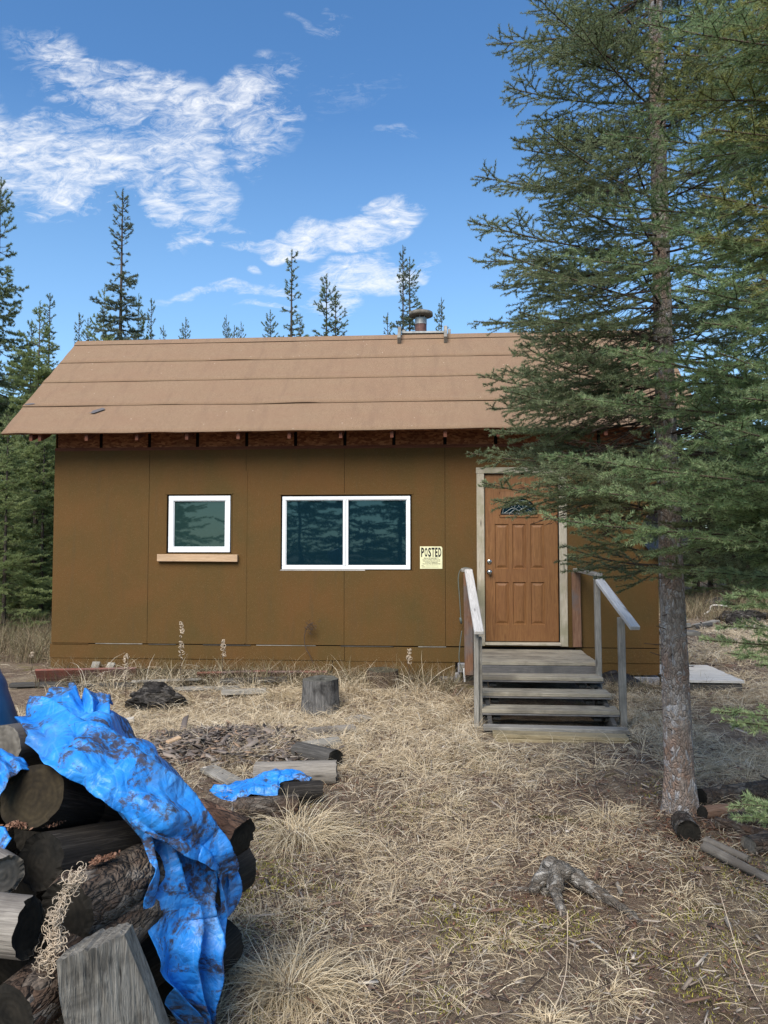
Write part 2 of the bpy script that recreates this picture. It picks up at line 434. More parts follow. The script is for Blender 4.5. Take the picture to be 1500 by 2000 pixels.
def ground_mat():
    m = NT('forest_floor'); v = m.coord(rnd=False)
    a = m.noise(v, .9, 5, .6, .5); b = m.noise(v, 7, 5, .65, .8); c = m.noise(v, 55, 4, .7, 1.5)
    fib1 = m.noise(m.coord(scale=(6, 60, 10), rnd=False, rot=(0, 0, .5)), 2.5, 4, .65, 1.2)
    fib2 = m.noise(m.coord(scale=(60, 7, 10), rnd=False, rot=(0, 0, .3)), 2.5, 4, .65, 1.2)
    duff = m.ramp(c, [(.3, (.055, .040, .030)), (.5, (.17, .12, .085)), (.7, (.30, .23, .17))])
    strw = m.ramp(m.math('MAXIMUM', fib1, fib2), [(.45, (.20, .15, .10)), (.6, (.42, .34, .23)), (.75, (.60, .51, .37))])
    col = m.mix(m.ramp(m.math('ADD', m.math('MULTIPLY', a, .6), m.math('MULTIPLY', b, .4)), [(.45, 0), (.58, .8)]), duff, strw)
    red = m.noise(m.coord(rnd=False, loc=(4, 2, 0)), 1.6, 5, .7)
    col = m.mix(m.ramp(red, [(.55, 0), (.72, .55)]), col, (.15, .060, .035))
    mo = m.noise(m.coord(rnd=False, loc=(9, -5, 0)), 1.9, 6, .7, .4)
    col = m.mix(m.ramp(mo, [(.58, 0), (.68, .7)]), col, m.mix(m.ramp(c, [(.4, 0), (.6, 1)]), (.075, .075, .012), (.23, .20, .035)))
    h = m.math('ADD', m.math('ADD', m.math('MULTIPLY', b, 1.5), c), m.math('MULTIPLY', m.math('MAXIMUM', fib1, fib2), 1.2))
    m.bsdf(col, .95, m.bump(h, .9, .02), .12); return m.mat
M_GROUND = ground_mat()

def tarp_mat():
    m = NT('blue_poly_tarp'); v = m.coord(rnd=False)
    n = m.noise(v, 6, 5, .6)
    base = m.ramp(n, [(.3, (.008, .15, .52)), (.55, (.024, .24, .69)), (.75, (.10, .38, .82))])
    cre = m.voro(m.coord(scale=(1, 1, .6), rnd=False), 9, 'DISTANCE_TO_EDGE')
    cre2 = m.voro(m.coord(rnd=False, rot=(.6, .8, .2)), 21, 'DISTANCE_TO_EDGE')
    base = m.mix(m.math('MULTIPLY', m.ramp(cre, [(0, 1), (.03, 0)]), .13), base, (.26, .52, .88))
    d = m.noise(v, 4.5, 8, .72, .6); dd = m.noise(v, 38, 4, .7, .5)
    dirt = m.math('MULTIPLY', m.ramp(d, [(.505, 0), (.55, 1)]), m.ramp(dd, [(.38, 0), (.52, 1)]))
    base = m.mix(m.math('MULTIPLY', dirt, .9), base, m.mix(m.noise(v, 60, 2), (.014, .011, .008), (.085, .055, .032)))
    film = m.noise(v, 2.5, 6, .75); base = m.mix(m.ramp(film, [(.50, 0), (.72, .65)]), base, (.11, .17, .23))
    wv = m.noise(m.coord(scale=(300, 300, 300), rnd=False), 2, 1)
    h = m.math('ADD', m.math('MULTIPLY', m.ramp(cre, [(0, 0), (.3, 1)]), .9), m.math('MULTIPLY', m.ramp(cre2, [(0, 0), (.3, 1)]), .45))
    h = m.math('ADD', h, m.math('MULTIPLY', m.noise(v, 16, 4, .6, .8), 1.2))
    m.bsdf(base, m.math('ADD', .42, m.math('MULTIPLY', dirt, .4)), m.bump(h, .38, .020), .4); return m.mat
M_TARP = tarp_mat()
# ------------------------------------------------------------------ sky with cirrus
def make_world():
    w = bpy.data.worlds.new('World'); SC.world = w; w.use_nodes = True
    t = w.node_tree; t.nodes.clear(); m = NT(tree=t)
    sky = m.n('ShaderNodeTexSky', sky_type='NISHITA'); sky.sun_disc = False
    sky.sun_elevation = SUN_EL; sky.sun_rotation = SUN_AZ
    sky.altitude = 300; sky.air_density = 1.0; sky.dust_density = .6; sky.ozone_density = 2.2
    tc = m.n('ShaderNodeTexCoord'); sp = m.n('ShaderNodeSeparateXYZ'); m.set(sp, 0, tc.outputs['Generated'])
    yy = m.math('MAXIMUM', m.math('ABSOLUTE', sp.outputs[1]), .08)
    a = m.math('DIVIDE', sp.outputs[0], yy); b = m.math('DIVIDE', sp.outputs[2], yy)
    # gentle warp of the outline
    cb = m.n('ShaderNodeCombineXYZ'); m.set(cb, 0, a); m.set(cb, 1, b)
    wn = m.n('ShaderNodeTexNoise'); m.set(wn, 'Vector', cb); wn.inputs['Scale'].default_value = 4.5; wn.inputs['Detail'].default_value = 4
    ws = m.n('ShaderNodeSeparateColor'); m.set(ws, 0, wn.outputs['Color'])
    aw = m.math('ADD', a, m.math('MULTIPLY', m.math('SUBTRACT', ws.outputs[0], .5), .26))
    bw = m.math('ADD', b, m.math('MULTIPLY', m.math('SUBTRACT', ws.outputs[1], .5), .22))
    def blob(px, py, rx, ry, ang, amp):
        d = ray(px, py); a0, b0 = d[0] / d[1], d[2] / d[1]
        rx, ry = rx / 1500 * 1.02, ry / 1500 * 1.02; c, s = math.cos(R(ang)), math.sin(R(ang))
        da = m.math('SUBTRACT', aw, float(a0)); db = m.math('SUBTRACT', bw, float(b0))
        u = m.math('DIVIDE', m.math('ADD', m.math('MULTIPLY', da, c), m.math('MULTIPLY', db, s)), rx)
        v = m.math('DIVIDE', m.math('SUBTRACT', m.math('MULTIPLY', db, c), m.math('MULTIPLY', da, s)), ry)
        q = m.math('SUBTRACT', 1.0, m.math('ADD', m.math('MULTIPLY', u, u), m.math('MULTIPLY', v, v)), clamp=True)
        return m.math('MULTIPLY', q, amp)
    # picture-size ellipses turned into directions of the sky: centre, half-axes, tilt, thickness
    BL = [(150, 290, 330, 125, -6, 1.05), (250, 150, 300, 95, -22, .72), (400, 340, 95, 170, -10, 1.0), (440, 215, 180, 75, 28, .85),
          (60, 330, 160, 80, 0, .8), (330, 400, 190, 42, -14, 1.0), (530, 225, 90, 90, 50, .62), (560, 110, 60, 45, 30, .3),
          (380, 462, 70, 22, 0, .85), (560, 470, 150, 36, 6, .85), (700, 455, 150, 26, 7, .9), (690, 530, 150, 55, 8, 1.0),
          (800, 510, 85, 26, 0, .95), (620, 600, 75, 36, 0, .8), (440, 590, 150, 20, 9, .62), (480, 625, 90, 12, 4, .55),
          (470, 540, 22, 10, 0, .4), (770, 303, 45, 18, -12, .22), (615, 4, 60, 12, 0, .22), (690, 150, 90, 90, 0, .12),
          (-250, 200, 300, 200, 0, .8), (-300, 650, 260, 60, 0, .6), (1700, 420, 200, 90, 0, .7), (1300, -350, 600, 120, 15, .7), (-100, -420, 500, 160, -10, .6)]
    tot = None
    for q in BL:
        o = blob(*q); tot = o if tot is None else m.math('MAXIMUM', tot, o)
    # fibrous wisps : stretched, warped noise in two leanings
    def wisp(rot, sc, scale, dist, det=9, rough=.62):
        mp = m.n('ShaderNodeMapping'); m.set(mp, 0, cb); mp.inputs['Rotation'].default_value = (0, 0, R(rot)); mp.inputs['Scale'].default_value = sc
        return m.noise(mp.outputs[0], scale, det, rough, dist)
    n1 = wisp(20, (2.6, 5.5, 1), 1.6, .7, 10, .64); n2 = wisp(-38, (5, 13, 1), 1.6, 1.5, 9, .66); n3 = wisp(62, (15, 36, 1), 1.5, 1.2, 8, .74)
    n = m.math('ADD', m.math('ADD', m.math('MULTIPLY', n1, .32), m.math('MULTIPLY', n2, .30)), m.math('MULTIPLY', n3, .38))
    den = m.math('ADD', m.math('MULTIPLY', m.math('POWER', tot, .7), .56), m.math('MULTIPLY', m.math('SUBTRACT', n, .5), 5.0))
    cov = m.ramp(den, [(.05, 0), (.35, .26), (.65, .62), (1.0, 1.0)], 'LINEAR')
    cov = m.math('MULTIPLY', cov, m.ramp(tot, [(0, 0), (.30, 1)]))
    cov = m.math('MULTIPLY', cov, m.ramp(sp.outputs[2], [(0, 0), (.08, 1)]))
    skc = m.n('ShaderNodeHueSaturation'); m.set(skc, 'Color', sky.outputs[0]); skc.inputs['Saturation'].default_value = SKY_SAT
    # thin general haze near the horizon
    hz = m.ramp(m.math('ABSOLUTE', sp.outputs[2]), [(0, .5), (.2, .26), (.5, 0)])
    skh = m.mix(hz, skc.outputs[0], (HAZE[0], HAZE[1], HAZE[2]))
    col = m.mix(m.math('MULTIPLY', cov, .95), skh, CLOUD)
    bg = m.n('ShaderNodeBackground'); m.set(bg, 0, col); bg.inputs[1].default_value = SKY_STR
    o = m.n('ShaderNodeOutputWorld'); t.links.new(bg.outputs[0], o.inputs[0])
SKY_STR = .100; SKY_SAT = 1.22
HAZE = (2.9, 4.7, 6.2); CLOUD = (5.3, 5.35, 5.45)
make_world()

# ------------------------------------------------------------------ ground
def ground():
    def axis(lo, hi, near0, near1, st, far):
        core = np.arange(near0, near1 + 1e-6, st)
        out = [core]; a = near1; s = st
        r = []
        while a < hi: s = min(s * 1.14, 30); a += s; r.append(a)
        l = []; a = near0; s = st
        while a > lo: s = min(s * 1.14, 30); a -= s; l.append(a)
        return np.array(l[::-1] + list(core) + r)
    xs = axis(-450, 450, -6, 6, .06, 0); ys = axis(-250, 650, 1.2, 11, .06, 0)
    X, Y = np.meshgrid(xs, ys); Z = gh(X, Y) + (fbm(X * 9, Y * 9, 21, 3) - .5) * .035 * ((X > -8) & (X < 8) & (Y > 0) & (Y < 14))
    n, k = len(xs), len(ys)
    V = np.stack([X.ravel(), Y.ravel(), Z.ravel()], 1)
    i = np.arange((k - 1) * (n - 1)); r, c = i // (n - 1), i % (n - 1); b = r * n + c
    F = np.stack([b, b + 1, b + n + 1, b + n], 1)
    o = mesh_np('ground', V, F, M_GROUND, smooth=True); tag(o, kind='structure')
ground()
# ------------------------------------------------------------------ cabin
WY = 9.283                      # front wall plane
def holes_wall(xs0, xs1, z0, z1, holes, y0, y1):
    """wall in the XZ plane between y0 (front) and y1 with true openings"""
    xs = sorted({xs0, xs1, *[h[0] for h in holes], *[h[1] for h in holes]}); zs = sorted({z0, z1, *[h[2] for h in holes], *[h[3] for h in holes]})
    xs = [x for x in xs if xs0 <= x <= xs1]; zs = [z for z in zs if z0 <= z <= z1]
    mb = MB()
    solid = {}
    for i in range(len(xs) - 1):
        for j in range(len(zs) - 1):
            cx, cz = (xs[i] + xs[i + 1]) / 2, (zs[j] + zs[j + 1]) / 2
            solid[i, j] = not any(h[0] < cx < h[1] and h[2] < cz < h[3] for h in holes)
    for (i, j), s in solid.items():
        if not s: continue
        a, b, c, d = xs[i], xs[i + 1], zs[j], zs[j + 1]
        mb.add([(a, y0, c), (b, y0, c), (b, y0, d), (a, y0, d)], [(0, 1, 2, 3)])
        mb.add([(a, y1, c), (b, y1, c), (b, y1, d), (a, y1, d)], [(3, 2, 1, 0)])
        for di, dj, q in ((-1, 0, [(a, y0, c), (a, y0, d), (a, y1, d), (a, y1, c)]), (1, 0, [(b, y0, c), (b, y1, c), (b, y1, d), (b, y0, d)]),
                          (0, -1, [(a, y0, c), (a, y1, c), (b, y1, c), (b, y0, c)]), (0, 1, [(a, y0, d), (b, y0, d), (b, y1, d), (a, y1, d)])):
            if not solid.get((i + di, j + dj), False): mb.add(q, [(0, 1, 2, 3)])
    return mb
cabin = thing('cabin', 'small brown painted cabin with a tan rolled roof and white framed windows', 'cabin', (0, 0, 0))
XL, XR = -4.815, 2.548
ZT, ZB = 3.015, .592
BY = 12.19                      # back wall
W1 = (-3.365, -2.555, 1.700, 2.425); W2 = (-1.935, -.335, 1.495, 2.412); DR = (.535, 1.425, .60, 2.70)
seams = [-3.595, -2.375, -1.155, .068, 1.288]
sl = 2.5 / 2
sm_h = [(s - .0022, s + .0022, ZB, ZT) for s in seams]
obj_fw = holes_wall(XL, XR, ZB, ZT, [W1, W2, DR] + sm_h, WY, WY + .012).build('front_wall', M_SIDE, cabin)
# framing behind the panels, again with openings
holes_wall(XL + .02, XR - .02, .30, 3.5, [W1, W2, DR], WY + .018, WY + .09).build('wall_framing', M_DARK, cabin)
# lumpy raised lap beside one seam and lap flashing
mb = MB()
for k, s in enumerate(seams):
    if k in (1,):
        mb.box(s - .002, s + .018, WY - .005, WY - .0005, ZB + .01, ZT - .3)
mb.build('seam_strip', M_SIDE, cabin)
# skirt boards : two courses, slightly uneven
def skirt(x0, x1, z0, z1, y, nm='skirt_board'):
    m_ = MB(); n = max(2, int((x1 - x0) / .3)); 
    vs = []; 
    for i in range(n + 1):
        x = x0 + (x1 - x0) * i / n; w = (vn(x * 1.7, z0 * 9, 5) - .5) * .010
        vs += [(x, y - w, z0 + w * .6), (x, y - w * .3, z1), (x, y + .018, z1), (x, y + .018, z0)]
    fs = []
    for i in range(n):
        for k in range(4):
            k2 = (k + 1) % 4; fs.append((i * 4 + k, i * 4 + 4 + k, i * 4 + 4 + k2, i * 4 + k2))
    fs += [(0, 1, 2, 3), (n * 4 + 3, n * 4 + 2, n * 4 + 1, n * 4)]
    m_.add([Vector(v) for v in vs], fs); return m_.build(nm, M_SIDE, cabin)
skirt(XL - .01, -1.15, .410, .580, WY - .012); skirt(-1.145, .40, .405, .578, WY - .012)
skirt(1.60, XR + .004, .415, .582, WY - .012)
skirt(XL + .0, -1.3, .285, .406, WY - .004); skirt(-1.29, .18, .235, .402, WY - .004); skirt(1.60, XR + .002, .275, .412, WY - .004)
# pale splintered ledge where the panels sit on the skirt
mb = MB()
x = XL + .02
while x < .3:
    L = random.uniform(.3, .8); z = .586 + random.uniform(-.003, .003)
    MB().box(x, min(x + L, .34), WY - .016 - random.uniform(0, .006), WY - .004, z - .004, z + random.uniform(.002, .005)).build('ledge_splinter', random.choice([M_DARKW, M_GREY, M_SIDE]), cabin); x += L + random.uniform(.05, .5)
# side and back walls (with gables)
RY, RZ = 10.737, 4.757          # ridge
EY, EZ = 8.833, 3.135           # front eave
SL = (RZ - EZ) / (RY - EY)
def rz(y): return RZ - abs(y - RY) * SL
for xx, nm in ((XL, -1), (XR - .012, 1)):
    y0, y1 = WY + .013, BY
    poly = [(y0, .30), (y1, .30), (y1, rz(y1) - .05), (RY, RZ - .05), (y0, rz(y0) - .05)]
    v = [(xx, a, b) for a, b in poly] + [(xx + .012, a, b) for a, b in poly]
    f = [(0, 1, 2, 3, 4)[::-1], (5, 6, 7, 8, 9)] + [(i, (i + 1) % 5, (i + 1) % 5 + 5, i + 5) for i in range(5)]
    MB().add(v, f).build('side_wall', M_SIDE, cabin)
MB().box(XL, XR, BY + .001, BY + .013, .30, rz(BY) - .05).build('back_wall', M_SIDE, cabin)
MB().box(XL + .05, XR - .05, WY + .1, BY - .02, .36, .50).build('floor_deck', M_DARK, cabin)
MB().box(XL + .15, XR - .15, WY + .08, WY + .26, .17, .35).box(XL + .15, XR - .15, BY - .3, BY - .12, .17, .35).build('skid_beam', M_DARKW, cabin)
# corner edge boards showing dark
MB().box(XR + .0005, XR + .02, WY - .002, WY + .06, .30, ZT).build('corner_trim', M_SIDE, cabin)

# roof ------------------------------------------------------------
RX0, RX1 = -5.27, 3.02
sv = Vector((0, EY - RY, EZ - RZ)).normalized(); nv = Vector((0, sv.z, -sv.y)); nv = nv if nv.z > 0 else -nv
SLEN = math.hypot(EY - RY, EZ - RZ)
def rp(x, s, h=0): return Vector((x, RY, RZ)) + sv * s + nv * h
mb = MB()
v = []
for side in (1, -1):
    for x in (RX0 + .01, RX1 - .01):
        for s in (0, SLEN - .015):
            for h in (-.006, -.022):
                p = rp(x, s, h); p.y = RY + (p.y - RY) * side; v.append(p)
f = []
for b in (0, 8):
    f += [(b, b + 2, b + 6, b + 4), (b + 1, b + 5, b + 7, b + 3), (b, b + 1, b + 3, b + 2), (b + 4, b + 6, b + 7, b + 5), (b + 2, b + 3, b + 7, b + 6), (b, b + 4, b + 5, b + 1)]
mb.add(v, f).build('roof_deck', M_OSB, cabin)
M_LIP = flat('shaded_felt_edge', (.15, .095, .062), .9, .1)  # cut edge of the felt, toned dark to draw each lap's shadow line
# courses of rolled roofing, each lapping the one below with a rippled lower edge
cuts = []
for px, py in ((700, 701), (700, 739), (700, 787)):
    d = Vector(ray(px, py)); o = Vector((0, 0, CAMZ)); q = Vector((0, RY, RZ))
    tt = (q - o).dot(nv) / d.dot(nv); h = o + d * tt; cuts.append((h - q).dot(sv))
bounds = [-.0] + cuts + [SLEN + .012]
def course(s0, s1, k, back=False):
    nx, ns = 150, 6; V = []; F = []
    base = .004 + .003 * (4 - k)
    for j in range(ns + 2):
        for i in range(nx + 1):
            x = RX0 + (RX1 - RX0) * i / nx
            t = min(j, ns) / ns; s = s0 + (s1 - s0) * t
            wob = (vn(x * .9, k * 7.7, 31) - .5) * .018 + (vn(x * 3.1, k * 5.1, 32) - .5) * .006
            if k == 4: wob *= .8
            s += wob * t * (1 if k < 4 else 1.2)
            rip = max(0.0, vn(x * 1.8, k * 3.3, 40) - .62) * .06
            h = base + t ** 6 * (.004 + rip * .6) + (fbm(x * 1.2, s * 3, 60 + k) - .5) * .006
            if j == ns + 1: h -= .0055
            edge = 0
            p = rp(x, s, h)
            if i == 0: p.x += (vn(s * 5, 3, 9) - .5) * .02
            if back: p.y = 2 * RY - p.y
            V.append(p)
    for j in range(ns + 1):
        for i in range(nx):
            a = j * (nx + 1) + i; q = (a, a + nx + 1, a + nx + 2, a + 1); F.append(q if not back else q[::-1])
    # drooping felt at the rakes
    return MB().add(V, F)
for k in range(4):
    s0 = bounds[k] - (.0 if k == 0 else .03)
    mb = course(s0, bounds[k + 1], k + 1)
    o = mb.build('roofing_course', M_ROOF, cabin, smooth=False, mats=[M_ROOF, M_LIP])
    nf = len(o.data.polygons); mi = np.zeros(nf, np.int32); mi[-150:] = 1
    o.data.polygons.foreach_set('material_index', mi)
    sm = np.ones(nf, bool); sm[-150:] = False; o.data.polygons.foreach_set('use_smooth', sm)
    course(s0, bounds[k + 1], k + 1, True).build('roofing_course', M_ROOF, cabin)
MB().add([rp(x, s, .024 if s < .2 else .020) + Vector((0, (0 if sd_ > 0 else 2 * (RY - rp(x, s, .022).y)), 0)) for sd_ in (1, -1) for x in (RX0, RX1) for s in (-.016, .12)], [(0, 1, 3, 2), (4, 6, 7, 5)]).build('ridge_cap', M_ROOF, cabin)
# tar patches
for (px, py, w, h, r) in ((190, 805, .20, .05, .5), (60, 792, .16, .022, .1)):
    d = Vector(ray(px, py)); o_ = Vector((0, 0, CAMZ)); q = Vector((0, RY, RZ)); tt = (q - o_).dot(nv) / d.dot(nv); c = o_ + d * tt + nv * .0225
    n_ = 14; V = [c + Vector((1, 0, 0)) * (math.cos(a) * w / 2 * random.uniform(.6, 1.1)) + (-sv) * (math.sin(a) * h * random.uniform(.5, 1.2) + r * math.cos(a) * w / 2) for a in [2 * math.pi * i / n_ for i in range(n_)]]
    V += [c + nv * .004]; MB().add(V, [(i, (i + 1) % n_, n_) for i in range(n_)]).build('tar_patch', flat('tar_patch_grey', (.13, .12, .12), .8), cabin)
# rafters with tails, blocking, barge rafters
xs = [-4.80, -4.22, -3.60, -2.99, -2.37, -1.76, -1.15, -.55, .07, .68, 1.29, 1.9, 2.52]
def rafter(x, w=.038, d=.14, s1=None, nm='rafter'):
    s1 = s1 or SLEN - .03; V = []
    for xx in (x - w / 2, x + w / 2):
        V += [rp(xx, .02, -.024), rp(xx, s1, -.024), rp(xx, s1, -.024) + Vector((0, 0, -d * .62)), rp(xx, s1 - .16, -.024 - d), rp(xx, .02, -.024 - d)]
    F = [(0, 1, 2, 3, 4), (9, 8, 7, 6, 5)] + [(i + 5, (i + 1) % 5 + 5, (i + 1) % 5, i) for i in range(5)]
    MB().add(V, F).build(nm, M_RAFT, cabin)
for x in xs: rafter(x)
rafter(RX0 + .36, nm='barge_rafter'); rafter(RX1 - .04, nm='barge_rafter')
for i in range(len(xs) - 1):
    a, b = xs[i] + .021, xs[i + 1] - .021
    MB().box(a, b, WY - .003, WY + .009, ZT + .004, 3.50).build('eave_blocking', M_OSB, cabin)
MB().box(XL, XR, WY - .006, WY + .010, ZT - .035, ZT + .002).build('top_trim', M_RAFT, cabin)
MB().box(RX0 + .36, XL, WY - .03, WY + .01, 3.20, 3.29).build('lookout_block', M_RAFT, cabin)

# windows ---------------------------------------------------------
def frame(mb, x0, x1, z0, z1, w, y0, y1, bev=.004):
    mb.box(x0, x1, y0, y1, z0, z0 + w, bev=bev); mb.box(x0, x1, y0, y1, z1 - w, z1, bev=bev)
    mb.box(x0, x0 + w, y0 + .0005, y1 - .0005, z0 + w - .001, z1 - w + .001, bev=bev); mb.box(x1 - w, x1, y0 + .0005, y1 - .0005, z0 + w - .001, z1 - w + .001, bev=bev)
def window_obj(x0, x1, z0, z1, w, lab, mull=None, gl=M_GLASS, y=WY - .006):
    e = bpy.data.objects.new('window', None); link(e, cabin); e.location = ((x0 + x1) / 2, WY, z0); tag(e, lab)
    OX = Vector(e.location)
    def loc(o): o.location = -OX; o.parent = e; return o
    mb = MB(); frame(mb, x0, x1, z0, z1, w, y, y + .05)
    frame(mb, x0 + w - .004, x1 - w + .004, z0 + w - .004, z1 - w + .004, .012, y + .012, y + .05, .002)
    if mull: mb.box(mull - .036, mull - .001, y - .003, y + .05, z0 + w, z1 - w, bev=.004); mb.box(mull + .001, mull + .030, y + .002, y + .05, z0 + w, z1 - w, bev=.004)
    loc(mb.build('frame', M_VINYL))
    if mull:
        loc(MB().box(x0 + w, mull - .036, y + .026, y + .032, z0 + w, z1 - w).build('pane', gl))
        loc(MB().box(mull + .030, x1 - w, y + .026, y + .032, z0 + w, z1 - w).build('pane', gl))
    else:
        loc(MB().box(x0 + w, x1 - w, y + .026, y + .032, z0 + w, z1 - w).build('pane', gl))
    return e, loc
e1, l1 = window_obj(W1[0] + .022, W1[1] - .012, W1[2] + .012, W1[3] - .016, .062, 'small square white window with a plank sill', gl=M_GLASS2)
o = board('sill', (W1[0] - .10, WY - .03, 1.645), (W1[1] + .095, WY - .03, 1.640), .05, .088, M_NEW); o.location = Vector(o.location) - Vector(e1.location); o.parent = e1
e2, l2 = window_obj(W2[0] + .016, W2[1] - .016, W2[2] + .010, W2[3] - .018, .044, 'wide white two pane sliding window', mull=-1.135)
l2(MB().box(W2[0] - .01, -.9, WY - .003, WY + .012, W2[2] - .004, W2[2] + .008).build('caulk_bead', flat('old_caulk', (.5, .47, .42), .8)))
# thin brown drip moulding round openings
mb = MB()
for (a, b, c, d) in (W1, W2):
    mb.box(a - .02, b + .02, WY - .010, WY - .0005, d + .001, d + .020, bev=.003)
    mb.box(a - .016, a - .001, WY - .006, WY - .0005, c, d, bev=.002)
    mb.box(b + .001, b + .014, WY - .006, WY - .0005, c, d, bev=.002)
mb.build('window_moulding', M_SIDE, cabin)

# door ------------------------------------------------------------
DX0, DX1, DZ0, DZ1 = .548, 1.408, .655, 2.650
dw = DX1 - DX0; k = dw / .914
door = bpy.data.objects.new('door', None); link(door, cabin); door.location = (DX0, WY, DZ0)
tag(door, 'brown oak grained door with six raised panels and a fan shaped light')
YD = .022                       # door face, local
cols = [(.124, .295), (.345, .512), (.572, .743)]; rows = [(.210, .747), (.914, 1.486)]
pan = [(a * k, b * k, c * k, d * k) for a, b in cols for c, d in rows]
fanh = (.185 * k, .675 * k, 1.565 * k, 1.90 * k)
mb = holes_wall(0, dw, 0, DZ1 - DZ0, pan + [fanh], YD, YD + .04)
def ring(mb, r0, y0, r1, y1):
    a = [(r0[0], y0, r0[2]), (r0[1], y0, r0[2]), (r0[1], y0, r0[3]), (r0[0], y0, r0[3])]
    b = [(r1[0], y1, r1[2]), (r1[1], y1, r1[2]), (r1[1], y1, r1[3]), (r1[0], y1, r1[3])]
    mb.add(a + b, [(i, (i + 1) % 4, (i + 1) % 4 + 4, i + 4) for i in range(4)])
def inset(r, d): return (r[0] + d, r[1] - d, r[2] + d, r[3] - d)
for r in pan:
    ring(mb, r, YD, inset(r, .008), YD + .013); ring(mb, inset(r, .008), YD + .013, inset(r, .016), YD + .013)
    ring(mb, inset(r, .016), YD + .013, inset(r, .042), YD + .002)
    q = inset(r, .042); mb.add([(q[0], YD + .002, q[2]), (q[1], YD + .002, q[2]), (q[1], YD + .002, q[3]), (q[0], YD + .002, q[3])], [(0, 1, 2, 3)])
mb.build('door_leaf', M_DOOR, door)
# fan light surround : rectangle filled round a half ellipse
cx = (fanh[0] + fanh[1]) / 2; fz = 1.602 * k; ax, az = .235 * k, .218 * k
mb = MB(); n = 28; V = []; F = []
arc = [(cx + ax * math.cos(math.pi * i / n), fz + az * math.sin(math.pi * i / n)) for i in range(n + 1)]
def rectpt(i):
    a = math.pi * i / n; c, s = math.cos(a), math.sin(a)
    sx = (fanh[1] - cx) / abs(c) if abs(c) > 1e-6 else 9; sz = (fanh[3] - fz) / s if s > 1e-6 else 9
    t = min(sx, sz); return (cx + c * t, fz + s * t)
for i, (x, z) in enumerate(arc):
    rx, rz_ = rectpt(i); V += [(rx, YD + .001, rz_), (cx + (x - cx) * 1.1, YD - .008, fz + (z - fz) * 1.1), (x, YD - .008, z), (x, YD + .016, z)]
for i in range(n):
    for j in range(3): a = i * 4 + j; F.append((a, a + 4, a + 5, a + 1))
mb.add(V, F); mb.box(fanh[0] + .004, fanh[1] - .004, YD - .010, YD + .016, fanh[2] + .002, fz, bev=.004)
mb.build('fan_surround', M_DOOR, door)
fl = bpy.data.objects.new('fan_light', None); link(fl, door)
n = 24
V = [(cx, YD + .013, fz)] + [(cx + ax * math.cos(math.pi * i / n), YD + .013, fz + az * math.sin(math.pi * i / n)) for i in range(n + 1)]
MB().add(V, [(0, i + 1, i + 2) for i in range(n)]).build('pane', M_GLASS, fl)
mb = MB(); yc = YD + .009
def came(pts, r=.0028): mb.tube([(cx + x * k, yc, fz + z * k) for x, z in pts], r, 5)
came([(.205 * math.cos(math.pi * i / 16), .022 + .165 * math.sin(math.pi * i / 16)) for i in range(17)])
came([(-.22, .022), (.22, .022)]); 
for x in (-.12, 0, .12): came([(x, 0), (x, .022)])
for s in (-1, 1):
    came([(s * .145, .15), (s * .065, .085)]); came([(s * .185, .022), (s * .13, .06), (s * .09, .085), (s * .045, .082), (s * .02, .05), (-s * .03, .024)])
    came([(s * .115, .022), (s * .08, .05), (s * .055, .066)]); came([(0, .185), (s * .012, .16), (s * .05, .115), (s * .055, .09), (s * .03, .07)])
    came([(0, .12), (s * .01, .10), (s * .035, .08), (0, .05)])
mb.build('leaded_tracery', M_CAME, fl)
# knob and deadbolt
def knob(z, r, nm, prof):
    mb = MB(); x = .048; pts = [(x, YD - y, z) for y, _ in prof]; mb.tube(pts, [q * r for _, q in prof], 18); mb.build(nm, M_METAL, door, smooth=True)
knob(.885 * k * 1.0 - .01, .030, 'knob', [(0, 1.1), (.006, 1.1), (.007, .45), (.028, .4), (.034, .8), (.046, .98), (.058, .9), (.064, .5), (.066, .05)])
knob(1.005 * k, .028, 'deadbolt', [(0, 1.0), (.008, 1.0), (.013, .85), (.015, .5), (.016, .1)])
# casing, threshold
board('door_casing', (.492, WY - .008, .60), (.492, WY - .008, 2.66), .092, .022, M_TRIM, cabin, up=(0, -1, 0))
board('door_casing', (1.466, WY - .008, .60), (1.466, WY - .008, 2.66), .092, .022, M_TRIM, cabin, up=(0, -1, 0))
board('door_casing', (.44, WY - .009, 2.697), (1.515, WY - .009, 2.697), .072, .022, M_TRIM, cabin, up=(0, -1, 0))
board('threshold', (.536, WY - .012, .630), (1.422, WY - .012, .630), .11, .030, M_TRIM, cabin)
MB().box(.536, 1.424, WY + .065, WY + .085, .58, 2.72).build('door_backing', M_DARK, cabin)

# flue with cap, ridge brackets -----------------------------------
flue = bpy.data.objects.new('chimney', None); link(flue, cabin); c = P(822, 655, RY + .25); flue.location = (c.x, c.y, 0)
zt = P(822, 618, RY + .25).z
MB().tube([(0, 0, 4.45), (0, 0, zt - .12)], .083, 20).build('flue_pipe', M_RUST, flue, smooth=False)
MB().tube([(0, 0, zt - .122), (0, 0, zt - .03)], .086, 20).build('flue_collar', M_GALV, flue)
for i in range(6):
    a = i * math.pi / 3 + .3; MB().box(-.006, .006, -.002, .002, zt - .05, zt + .05, M=Matrix.Translation((.075 * math.cos(a), .075 * math.sin(a), 0))).build('cap_strut', M_GALV, flue)
z0 = zt + .035
MB().tube([(0, 0, z0 - .035), (0, 0, z0 - .03), (0, 0, z0 + .018), (0, 0, z0 + .035), (0, 0, z0 + .042)], [.155, .176, .172, .11, .02], 28).build('cap', M_CAP, flue, smooth=True)
MB().box(-.28, .30, -.16, .16, 4.70, 4.745 - .02, bev=.005).build('flashing', M_GALV, flue)
